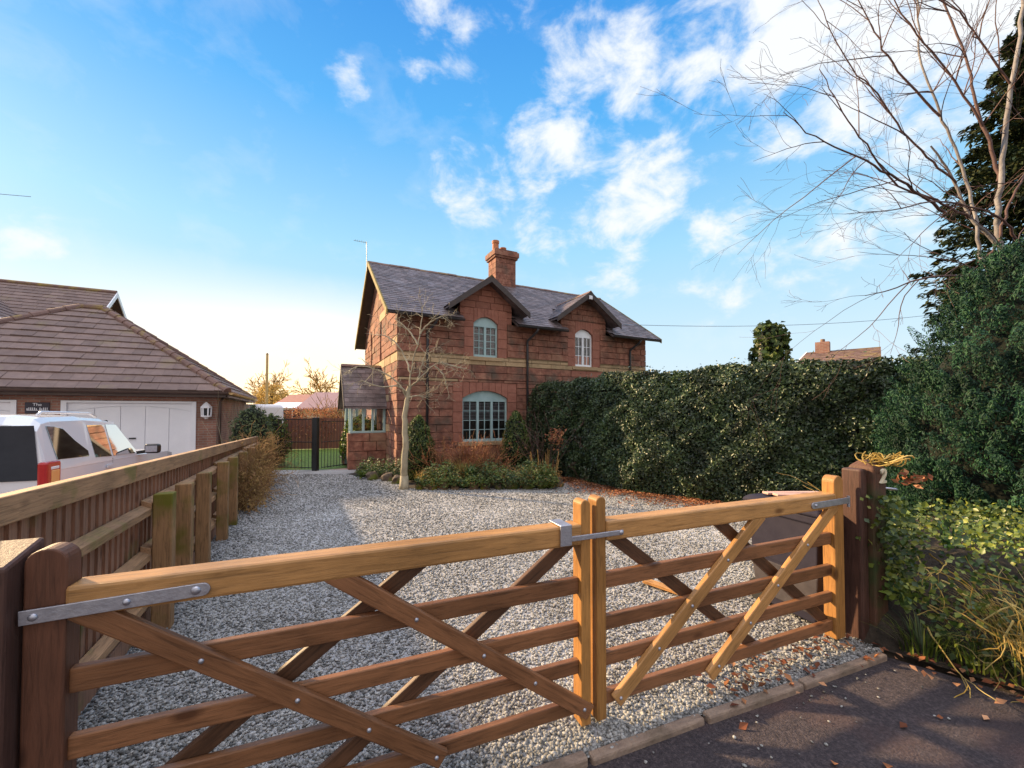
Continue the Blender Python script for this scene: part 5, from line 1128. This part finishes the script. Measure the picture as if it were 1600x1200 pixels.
for k in range(14): x = random.uniform(-.25, .25); mb.tube([(x, random.uniform(-.1, .1), 0), (x * 1.5 + random.gauss(0, .03), 0, random.uniform(.4, .75))], [.013, .008], 5)
mb.build('stalks', M['dry'], rd)
for k, (x, y, lb) in enumerate(((.78, 8.98, 'yellow primrose in front of the iris leaves'), (-3.72, 10.22, 'yellow-green plant tuft at the foot of the porch corner'))):
    o = thing('low_flower', lb, 'flower', (x, y, .03)); P = rng.normal(0, .05, (80, 3)) * np.array([1, 1, .5]) + np.array([0, 0, .10]); V, F = leaves(P, np.tile([[0, 0, 1.]], (80, 1)), .05, .8); np_mesh('petals' if k == 0 else 'leaves', V, F, M['flower'] if k == 0 else M['rhodo'], o)
    P = rng.normal(0, .07, (90, 3)) * np.array([1, 1, .4]) + np.array([0, 0, .04]); V, F = leaves(P, np.tile([[0, 0, 1.]], (90, 1)), .07, .6); np_mesh('leaves', V, F, M['shrub'], o)
# ground-cover in the bed: nobody could count its leaves
n = 11000; x = rng.uniform(-2.05, 1.0, n); y = 8.72 + rng.random(n) ** 1.2 * 1.5; z = .05 + (.30 * np.abs(np.sin(x * 3.1) * np.sin(y * 4)) + .20 * np.abs(np.sin(x * 7.3 + y * 3))) * rng.random(n) * np.clip((y - 8.60) * 3, .4, 1) + .14 * rng.random(n)
V, F = leaves(np.stack([x, y, z], 1), np.tile([[0, -.4, 1.]], (n, 1)), .055, .6); gcv = np_mesh('ground_cover', V, F, M['shrub']); gcv['kind'] = 'stuff'
n = 3200; x = rng.uniform(-2.05, 1.1, n); y = 8.74 + rng.random(n) * 1.3; z = .06 + .34 * rng.random(n) * np.clip((y - 8.5) * 2, .4, 1); V, F = leaves(np.stack([x, y, z], 1), rng.normal(0, 1, (n, 3)), .05, .35); o = np_mesh('dead_bed_leaves', V, F, M['dry']); o['kind'] = 'stuff'
n = 2600; x = rng.uniform(-4.1, -2.5, n); y = 10.0 + (-(x + 2.5)) * .45 + rng.random(n) * .6; z = .05 + .45 * rng.random(n) * rng.random(n)
V, F = leaves(np.stack([x, y, z], 1), np.tile([[-.3, -.5, .8]], (n, 1)), .055, .6); o = np_mesh('porch_ground_cover', V, F, M['shrub']); o['kind'] = 'stuff'; o.name = 'low_ground_cover'
# edging of short upright logs and mossy rocks
def rock(name, loc, sz, m, lb, cat, grp, seed):
    random.seed(seed); bm = MB(); bm.lathe((0, 0, 0), [(.05, -.5), (.42, -.45), (.5, -.1), (.46, .25), (.3, .45), (.02, .5)], 9); bm.v = [((x + random.gauss(0, .05)) * sz[0], (y + random.gauss(0, .05)) * sz[1], (z + random.gauss(0, .03)) * sz[2]) for x, y, z in bm.v]
    o = bm.build(name, m); o.location = loc; o.rotation_euler = (0, 0, random.uniform(0, 3)); tag(o, lb, cat, grp); return o
logs = [(-1.98, 8.86, 'mossy edging log just right of the small bare tree'), (-1.70, 8.84, 'second mossy edging log right of the small bare tree'), (-1.45, 8.83, 'bright yellow-mossed edging log in front of the dry grass'), (-1.22, 8.84, 'dark edging log left of the green grass clump'), (-.82, 8.86, 'brown edging log under the arching green grass'), (-.58, 8.88, 'brown edging log right of the green grass clump')]
for k, (x, y, lb) in enumerate(logs):
    mb = MB(); r = random.uniform(.085, .115); h = random.uniform(.08, .19); mb.lathe((0, 0, -.05), [(r, 0), (r * 1.03, h * .5), (r * .96, h), (r * .8, h + .03)], 11); o = mb.build('edging_log', M['log'], bevel=.006); o.location = (x, y, 0); o.rotation_euler = (random.gauss(0, .05), random.gauss(0, .05), k); tag(o, lb, 'log', 'logs edging the planting bed')
rk = [(-.30, 8.93, .30, 'dark mossy rock in the middle of the bed edge'), (.02, 8.95, .34, 'dark rock left of the primrose'), (.36, 8.97, .34, 'dark rock just before the primrose'), (.66, 9.0, .30, 'dark rock under the iris leaves'), (1.0, 9.2, .3, 'dark rock at the right end of the bed edge'), (-2.62, 9.6, .36, 'dark rock between porch bed and bare tree'), (-3.0, 9.95, .36, 'dark rock in front of the porch bed'), (-3.42, 10.1, .30, 'rock at the porch corner of the bed')]
for k, (x, y, s_, lb) in enumerate(rk): rock('edging_rock', (x, y, .07), (s_, s_ * .7, .26), M['rock'], lb, 'rock', 'rocks edging the planting bed', k)

# ------------------------------------------------------------------ garden behind: iron gate, shrubs, far houses
ig = thing('iron_gate', 'black iron railing panel with bars beside the thick gate post', 'gate', (-6.75, 11.86, 0), math.atan2(-.22, 1.15))
mb = MB(); mb.tube([(.02, 0, .08), (.02, 0, 1.46)], .012, 6); mb.tube([(1.12, 0, .08), (1.12, 0, 1.46)], .012, 6)
for k in range(11): x = .02 + 1.10 * k / 10; mb.tube([(x, 0, .05), (x, 0, 1.46)], .0065, 5)
for z in (.08, .80, 1.44): mb.beam((.02, 0, z), (1.12, 0, z), .018, .022)
mb.build('bars', M['iron'], ig)
mb = MB(); mb.box(1.15, 1.30, -.05, .07, -.05, 1.50); mb.build('post', M['iron'], ig, bevel=.01)
og = thing('iron_gate', 'narrow black iron gate standing ajar before the garden path', 'gate', (-5.42, 11.7, 0), R_(62))
mb = MB()
for k in range(10): x = .02 + .92 * k / 9; mb.tube([(x, 0, .05), (x, 0, 1.40 + .07 * math.sin(math.pi * k / 9))], .0075, 5)
for z in (.08, .80, 1.38): mb.beam((.02, 0, z), (.94, 0, z), .018, .022)
mb.build('bars', M['iron'], og)
bf = thing('board_fence', 'brown board fence along the far side of the lawn behind the iron railing', 'fence', (-13.2, 17.5, 0), R_(14))
mb = MB(); x = 0
while x < 6.4: mb.box(x, x + .14, random.uniform(0, .01), .03, 0, 1.38 + random.uniform(-.01, .01)); x += .147
mb.build('board_panel', M['brown_fence'], bf); mb = MB()
for k in range(5): mb.box(k * 1.6 - .05, k * 1.6 + .05, -.06, -.002, 0, 1.42)
mb.build('post', M['brown_fence'], bf)
h2_ = thing('brown_hedge', 'low brown leafless hedge above the board fence by the lawn', 'hedge', (-11.0, 18.6, 0), R_(10)); n = 5000
P = np.stack([rng.uniform(-3.2, 3.0, n), rng.normal(0, .35, n), rng.uniform(.5, 1.85, n)], 1); V, F = leaves(P, rng.normal(0, 1, (n, 3)), .12, .4); np_mesh('foliage', V, F, M['dry_red'], h2_)
def round_bush(loc, h, r, m, n, size, label, name='garden_bush', grp=None):
    o = thing(name, label, 'shrub', loc, 0, grp); bush(o, [(r * .6, .02), (r, h * .35), (r * .92, h * .65), (r * .55, h * .92), (.02, h)], m, n, size, .5, .14, 4, .10, jit=.7); mb = MB(); mb.tube([(0, 0, -.05), (0, 0, .4)], .05, 6); mb.build('trunk', M['bark_dark'], o); return o
round_bush((-4.75, 12.9, 0), 1.55, .62, M['rhodo'], 2600, .12, 'leafy yellow-green shrub beside the path behind the porch')
round_bush((-6.95, 11.0, 0), 1.85, .55, M['shrub_pale'], 4500, .075, 'grey-green bush leaning over the far end of the timber fence')
round_bush((-7.5, 12.8, 0), 1.6, .6, M['shrub'], 2600, .09, 'dark bush behind the iron railing next to the garage')
# dry climber over the fence end
dc = thing('dry_climber', 'tangle of brown dry climber stems over the far fence posts', 'plant', (-5.35, 8.6, 0)); mb = MB(); random.seed(17)
for k in range(230):
    t = random.random(); x = .95 - 1.9 * t + random.gauss(0, .06); y = -1.9 + 3.8 * t; grow(mb, (x + .08, y, random.uniform(0, .7)), (random.uniform(-.1, .6), random.uniform(-.6, .4), random.uniform(-.2, 1)), random.uniform(.3, .8), .005, 1, 5, .3, .05, 3, .6, .6, .003, 3)
mb.build('stems', M['dry'], dc); n = 3600; t = rng.random(n); P = np.stack([.95 - 1.9 * t + .16 + rng.normal(0, .09, n), -1.9 + 3.8 * t, rng.uniform(.02, 1.15, n) * (.55 + .45 * t)], 1); V, F = leaves(P, np.tile([[1, -.4, .3]], (n, 1)), .05, .5); np_mesh('dead_leaves', V, F, M['dry'], dc)
# dead climber/thin tree on the garage corner
gt = thing('garage_climber', 'leafless climber against the side wall of the garage', 'plant', (-8.3, 12.6, 0)); mb = MB()
for k in range(16): grow(mb, (random.uniform(-.3, .5), random.uniform(-1, 1), 0), (random.gauss(0, .15), random.gauss(0, .2), 1), random.uniform(1.2, 2.0), .012, 1, 6, .1, 0, 4, .4, .5, .004, 4)
mb.build('stems', M['bark_tan'], gt)
def bungalow(name, label, loc, rz, L, D, h, hr, rm_, wallm, win=True):
    o = thing(name, label, 'house', loc, rz); mb = MB(); mb.prism([(0, .2, -.1), (0, D - .2, -.1), (0, D - .2, h), (0, D / 2, hr - .1), (0, .2, h)], (L, 0, 0)); mb.build('wall', wallm, o)
    mb = MB()
    for (y0, y1) in ((-.2, D / 2), (D + .2, D / 2)): mb.prism([(-.25, y0, h - .12), (-.25, y1, hr), (-.25, y1, hr + .1), (-.25, y0, h - .02)], (L + .5, 0, 0))
    mb.build('roof', rm_, o)
    if win:
        for x in (L * .30, L * .72):
            mb = MB(); mb.box(x - .7, x + .7, .14, .19, .75, 1.75); w = mb.build('window', M['white'], o)
            for k in range(3): mb = MB(); mb.box(x - .64 + k * .43, x - .24 + k * .43, .12, .135, .82, 1.68); mb.build('pane', M['glass'], w)
    return o
bungalow('bungalow', 'distant bungalow with a red-brown roof left of the grey-roofed one', (-17.6, 30.0, 0), R_(-6), 3.5, 5, 1.95, 2.95, M['far_roof'], M['pale_render'])
bungalow('bungalow', 'distant bungalow with a purplish grey roof beyond the garden, next to the porch', (-14.6, 28.2, 0), R_(0), 7.5, 5.5, 1.9, 3.05, M['far_roof_b'], M['pale_render'])
og2 = thing('conservatory', 'white lean-to in front of the red-brown roofed bungalow', 'conservatory', (-16.9, 28.6, 0)); mb = MB(); mb.prism([(0, 0, 0), (2.4, 0, 0), (2.4, 0, 1.9), (0, 0, 1.9)], (0, 1.1, 0)); mb.build('wall', M['white'], og2)
mb = MB(); mb.prism([(-.1, -.1, 1.905), (2.5, -.1, 1.905), (2.5, 1.2, 2.3), (-.1, 1.2, 2.3)], (0, 0, .06)); mb.build('roof', M['white_pvc'], og2)
for k in range(3): mb = MB(); mb.box(.12 + .76 * k, .78 + .76 * k, -.03, -.004, .8, 1.8); mb.build('window', M['glass'], og2)
vn = thing('white_van', 'pale van roof showing between garage corner and fence-end bush', 'van', (-10.9, 17.6, 0), R_(30)); mb = MB(); tap(mb, [(.95, .5, .3), (.98, .52, 1.0), (.95, .5, 1.85), (.88, .44, 1.98)]); mb.build('body', M['white'], vn, bevel=.06); mb = MB(); mb.box(-.7, .1, -.53, -.50, 1.1, 1.65); mb.build('window', M['glass'], vn)
for sx in (-.6, .6): mb = MB(); mb.lathe((sx, -.56, .3), [(.3, 0), (.3, .18)], 16, 'y'); mb.build('wheel', M['rubber'], vn)
tp = thing('telegraph_pole', 'slender wooden telegraph pole left of the distant roofs', 'pole', (-14.35, 24, 0)); mb = MB(); mb.tube([(0, 0, -.1), (0, 0, 5.05)], [.085, .065], 10); mb.build('shaft', M['pole'], tp); mb = MB(); mb.lathe((0, 0, 5.04), [(.07, 0), (.07, .03), (.02, .08)], 10); mb.build('cap', M['gutter_brown'], tp)
# distant bare trees, sun behind them
spots = [(-27, 46, 5.4), (-24.5, 49, 5.0), (-22, 47, 5.6), (-20, 50, 5.0), (-18, 47, 5.2), (-16, 51, 5.0), (-14, 48, 5.3), (-12.4, 50, 4.8), (-11, 47, 5.0), (-29.5, 48, 5.3)]
random.seed(77)
labs_t = ['tallest golden-lit bare tree beyond the far roofs', 'golden bare tree beyond the far roofs']
def far_tree(h):
    o = thing('distant_tree', 'one of the golden-lit bare trees on the horizon beyond the far roofs', 'tree', (0, 0, 0), 0, 'bare trees on the horizon')
    a, b = MB(), MB(); grow(a, (0, 0, 0), (0, 0, 1), h * .8, .14, 0, 6, .04, 0, 0); a.build('trunk', M['gold_tree'], o)
    for k in range(26):
        z = h * random.uniform(.22, .78); an = random.uniform(0, 6.28); grow(b, (0, 0, z), (math.cos(an) * .8, math.sin(an) * .8, .75), h * random.uniform(.2, .42), .05, 2, 5, .12, 0, 4, .6, .6, .022, 3)
    b.build('crown', M['gold_tree'], o); return o
f1 = far_tree(5.4); f2 = far_tree(4.8)
for i, (x, y, h) in enumerate(spots):
    o = (f1, f2)[i] if i < 2 else dup((f1, f2)[i % 2], (0, 0, 0), 0); o.location = (x, y, 0); o.rotation_euler = (0, 0, i * 1.7); k = h / 5.1; o.scale = (k, k, k)
wd = thing('round_tree', 'low round golden-leaved tree against the garage eave on the horizon', 'tree', (-20.5, 35, 0)); bush(wd, [(.6, 1.4), (1.4, 2.4), (1.3, 3.3), (.6, 4.0), (.02, 4.2)], M['gold_tree'], 2600, .2, .4, .3, 2, .2, shrink=.1, jit=1); mb = MB(); mb.tube([(0, 0, 0), (0, 0, 3)], .12, 6); mb.build('trunk', M['bark_dark'], wd)
ob = thing('orange_bush', 'russet bare bush in front of the grey-roofed bungalow', 'shrub', (-8.9, 20.2, 0)); mb = MB()
for k in range(60): grow(mb, (random.gauss(0, .4), random.gauss(0, .3), 0), (random.gauss(0, .4), random.gauss(0, .3), 1), random.uniform(1.2, 2.3), .014, 1, 5, .14, 0, 4, .45, .5, .009, 3)
mb.build('stems', M['dry'], ob)
# overhead wires
for (a, b, sag, lb, r) in (((3.2, 15.0, 4.9), (22.0, 20.0, 6.6), .35, 'thin overhead cable from the cottage end toward the right', .010), ((-20.0, 9.0, 7.6), (-9.45, 8.0, 5.88), .1, 'thin dark cable crossing the sky at the far left', .006)):
    mb = MB(); A_, B_ = Vector(a), Vector(b); mb.tube([A_.lerp(B_, k / 16) - Vector((0, 0, sag * 4 * (k / 16) * (1 - k / 16))) for k in range(17)], r, 5); o = mb.build('overhead_cable', M['wire']); tag(o, lb, 'cable')

# ------------------------------------------------------------------ bank with ivy, brambles and straw by the number post
bk = thing('ivy_bank', 'tangled ivy trailing over the dark bank right of the number post', 'ivy', (0, 0, 0))
def bank_h(x, y):
    # distance behind the bank's foot line, which runs from the post toward the lower right of the drive
    d = ((x - 2.6) * .62 + (y - 2.95) * .78); return np.clip(.06 + .72 * np.clip(d, -.15, .9) + .07 * np.sin(x * 5.1 + 1) * np.sin(y * 4.3) + .05 * np.sin(x * 11) * np.sin(y * 9.7), 0, .58)
gx, gy_ = np.meshgrid(np.linspace(2.5, 6.0, 60), np.linspace(1.4, 4.6, 60)); gzv = bank_h(gx, gy_) - .08 + .04 * np.sin(gx * 9) * np.sin(gy_ * 8)
V = np.stack([gx.ravel(), gy_.ravel(), gzv.ravel()], 1); idx = np.arange(3600).reshape(60, 60); F = np.stack([idx[:-1, :-1].ravel(), idx[:-1, 1:].ravel(), idx[1:, 1:].ravel(), idx[1:, :-1].ravel()], 1)
o = np_mesh('bank', V, F, M['soil'], smooth=True); o['kind'] = 'structure'
n = 9500; x = 2.56 + 2.6 * rng.random(n); y = rng.uniform(1.8, 4.4, n); ok = (bank_h(x, y) > .0) | (((x - 2.6) * .62 + (y - 2.95) * .78) > -.10); x, y = x[ok], y[ok]; hol = np.sin(x * 6.3 + .5) * np.sin(y * 5.2 + x * 2) > -.48; x, y = x[hol], y[hol]; P = np.stack([x, y, bank_h(x, y) + .02 + .16 * rng.random(len(x)) ** 2], 1)
nn2 = np.tile([[-.5, -.55, .6]], (len(x), 1)); V1, F1 = leaves(P, nn2, .040, .8, .3, None, .75)
m_ = 800; t = rng.random(m_); P2 = np.stack([2.58 + rng.normal(.10, .07, m_) , 3.02 + rng.normal(-.02, .07, m_), 1.05 - t * .75], 1); P2[:, 0] += t * .12; V2, F2 = leaves(P2, np.tile([[-.4, -.8, .3]], (m_, 1)), .040, .8, .3, None, .7)
np_mesh('foliage', np.concatenate([V1, V2]), np.concatenate([F1, F2 + len(V1)]), M['ivy'], bk)
mb = MB(); random.seed(41)
for k in range(40):
    x = random.uniform(2.85, 4.2); y = 2.95 - (x - 2.6) * .70 + random.uniform(.1, .9); z = float(bank_h(np.array(x), np.array(y))) + random.uniform(.02, .16); grow(mb, (x, y, z), (random.uniform(-.3, .9), random.uniform(-.6, .2), random.uniform(-.35, .15)), random.uniform(.25, .7), .006, 1, 7, .16, .05, 3, .5, .5, .0025, 5)
mb.build('stems', M['straw'], bk)
vt = thing('dry_vine', 'pale dry vine tendrils curled over the number post top', 'vine', (2.66, 3.06, 1.26)); mb = MB()
for k in range(26):
    a0 = random.uniform(0, 6.28); r = random.uniform(.04, .13); c = Vector((random.uniform(-.02, .16), random.uniform(-.08, .05), random.uniform(.0, .05))); mb.tube([c + Vector((r * math.cos(a0 + t * .45), r * .7 * math.sin(a0 + t * .45), .02 + .03 * math.sin(t * .8 + k))) for t in range(random.randint(5, 11))], .0042, 5)
mb.build('stems', M['straw'], vt)
n = 34; P = rng.normal(0, .06, (n, 3)) * np.array([1, 1, .5]) + np.array([.14, -.1, -.08]); V, F = leaves(P, rng.normal(0, 1, (n, 3)), .05, .5); np_mesh('dead_leaves', V, F, M['litter'], vt)
sw = thing('straw_clump', 'yellow dead grass and bramble clump at the lower right edge', 'plant', (3.28, 2.56, 0)); n = 420
a = rng.uniform(0, 6.283, n); rr = .30 * np.sqrt(rng.random(n)); P = np.stack([rr * np.cos(a), rr * np.sin(a), .02 + .2 * rng.random(n)], 1); V, F = blades(P, rng.uniform(.15, .5, n), .006, np.stack([np.cos(a), np.sin(a), np.zeros(n)], 1) * rng.uniform(.1, .45, (n, 1)), 4); np_mesh('blades', V, F, M['straw'], sw)
mb = MB()
for k in range(40): grow(mb, (random.gauss(0, .2), random.gauss(0, .2), random.uniform(.1, .45)), (random.gauss(-.2, .6), random.gauss(-.4, .5), random.gauss(-.1, .6)), random.uniform(.2, .55), .005, 1, 6, .35, .04, 3, .7, .6, .0022, 4)
mb.build('stems', M['straw'], sw)
for (gx_, gy2, lb_) in ((2.78, 2.86, 'small yellow-green grass tuft at the foot of the number post'), (2.98, 2.70, 'grass tuft at the bank foot between number post and straw clump'), (3.12, 2.56, 'green grass tuft tucked against the straw clump')): tuft((gx_, gy2, .02), 110, .26, .22, M['ivy'], lb_, 'grass_tuft', w=.012, r=.12)
tuft((3.72, 3.55, .5), 26, .36, .10, M['blade'], 'upright green daffodil leaves on the bank above the ivy', 'daffodil_clump', w=.02, r=.06)

# ------------------------------------------------------------------ loose gravel, leaf litter (uncountable)
def in_poly(x, y, poly):
    c = np.zeros(len(x), bool); j = len(poly) - 1
    for i in range(len(poly)):
        xi, yi = poly[i]; xj, yj = poly[j]; cnd = ((yi > y) != (yj > y)) & (x < (xj - xi) * (y - yi) / (yj - yi + 1e-12) + xi); c ^= cnd; j = i
    return c
ICO_V = []; _t = (1 + 5 ** .5) / 2
for a_, b_ in ((1, _t), (1, -_t), (-1, _t), (-1, -_t)): ICO_V += [(0, a_, b_), (a_, b_, 0), (b_, 0, a_)]
ICO_V = np.array(ICO_V, float); ICO_V /= np.linalg.norm(ICO_V[0])
def hull_faces(V):
    F = []; n_ = len(V); e = np.min([np.linalg.norm(V[0] - V[k]) for k in range(1, n_)]) * 1.05
    for i in range(n_):
        for j in range(i + 1, n_):
            for k in range(j + 1, n_):
                if max(np.linalg.norm(V[i] - V[j]), np.linalg.norm(V[j] - V[k]), np.linalg.norm(V[i] - V[k])) < e:
                    nrm = np.cross(V[j] - V[i], V[k] - V[i]); F.append((i, j, k) if np.dot(nrm, V[i]) > 0 else (i, k, j))
    return np.array(F)
ICO_F = hull_faces(ICO_V)
def pebbles(P, r, flat=.6):
    n = len(P); sc = r[:, None] * np.stack([rng.uniform(.8, 1.35, n), rng.uniform(.6, 1.0, n), rng.uniform(.4, .8, n) * flat / .6], 1)
    Q = ICO_V[None] * (1 + rng.normal(0, .13, (n, 12, 1))) * sc[:, None]
    ax = rng.normal(0, .45, (n, 2)); ct, stt = np.cos(ax[:, 0]), np.sin(ax[:, 0]); y, z = Q[..., 1].copy(), Q[..., 2].copy(); Q[..., 1] = y * ct[:, None] - z * stt[:, None]; Q[..., 2] = y * stt[:, None] + z * ct[:, None]
    a = rng.uniform(0, 6.283, n); c, s_ = np.cos(a)[:, None], np.sin(a)[:, None]; x, y = Q[..., 0].copy(), Q[..., 1].copy(); Q[..., 0] = x * c - y * s_; Q[..., 1] = x * s_ + y * c
    V = (Q + P[:, None]).reshape(-1, 3); F = (np.arange(n)[:, None, None] * 12 + ICO_F[None]).reshape(-1, 3); return V, F
n = 210000; y = 1.2 + 9.8 * rng.random(n) ** 1.55; x = rng.uniform(-1.06, .78, n) * y * 1.25; ok = in_poly(x, y, GR) & (np.abs(x) < 1.35 * y + .4); x, y = x[ok], y[ok]
bed = in_poly(x, y, [(-4.4, 11), (-3.6, 10.2), (-2.75, 9.9), (-2.3, 8.9), (1.0, 8.9), (1.5, 9.6), (2.5, 8.6), (3.4, 7.8), (9, 5), (9, 14), (-4, 14)]); x, y = x[~bed], y[~bed]
rr = rng.uniform(.0065, .0130, len(x)) * (1 + np.clip(y - 3, 0, 8) * .07); P = np.stack([x, y, rng.uniform(-.001, .009, len(x))], 1); V, F = pebbles(P, rr); o = np_mesh('gravel_stones', V, F, M['gravel']); o['kind'] = 'stuff'
n = 70; s_ = rng.uniform(-1.2, 2.3, n); d = np.abs(rng.normal(0, .14, n)); P = np.stack([K0.x + KD.x * s_ - KN.x * (.09 + d), K0.y + KD.y * s_ - KN.y * (.09 + d), np.full(n, -.012)], 1); V, F = pebbles(P, rng.uniform(.004, .010, n)); o = np_mesh('stray_pebbles', V, F, M['gravel']); o['kind'] = 'stuff'
# leaf litter along the hedge foot and by the bank
n = 5200; s = rng.uniform(2.2, HL - 1.0, n); p, d = hpos(s); nf = np.stack([-d[:, 1], d[:, 0]], 1); nf *= np.where((nf * np.array([-.7, -.7])).sum(1) > 0, 1, -1)[:, None]; w = np.abs(rng.normal(0, .42, n)) - .1
P = np.stack([p[:, 0] + nf[:, 0] * w, p[:, 1] + nf[:, 1] * w, .02 + .04 * rng.random(n)], 1)
n2 = 110; s2_ = rng.uniform(.9, 2.4, n2); d2 = rng.normal(0, .10, n2); Pb = np.stack([K0.x + KD.x * s2_ + KN.x * (.12 + d2), K0.y + KD.y * s2_ + KN.y * (.12 + d2), np.full(n2, .03)], 1)
n3 = 70; t = rng.random(n3); Pc = np.stack([2.55 + .75 * t + rng.normal(0, .06, n3), 2.78 - .45 * t + rng.normal(0, .09, n3), np.full(n3, .03)], 1)
n4 = 9; Pd = np.stack([rng.uniform(1.2, 3.2, n4), rng.uniform(1.6, 2.5, n4), np.full(n4, -.008)], 1); Pd = Pd[(Pd[:, 1] - 2.04) < (Pd[:, 0] - .3) * .384 - .1]
P = np.concatenate([P, Pb, Pc, Pd]); V, F = leaves(P, np.tile([[0, 0, 1.]], (len(P), 1)), .050, .62, .25, None, .28); o = np_mesh('fallen_leaves', V, F, M['litter']); o['kind'] = 'stuff'
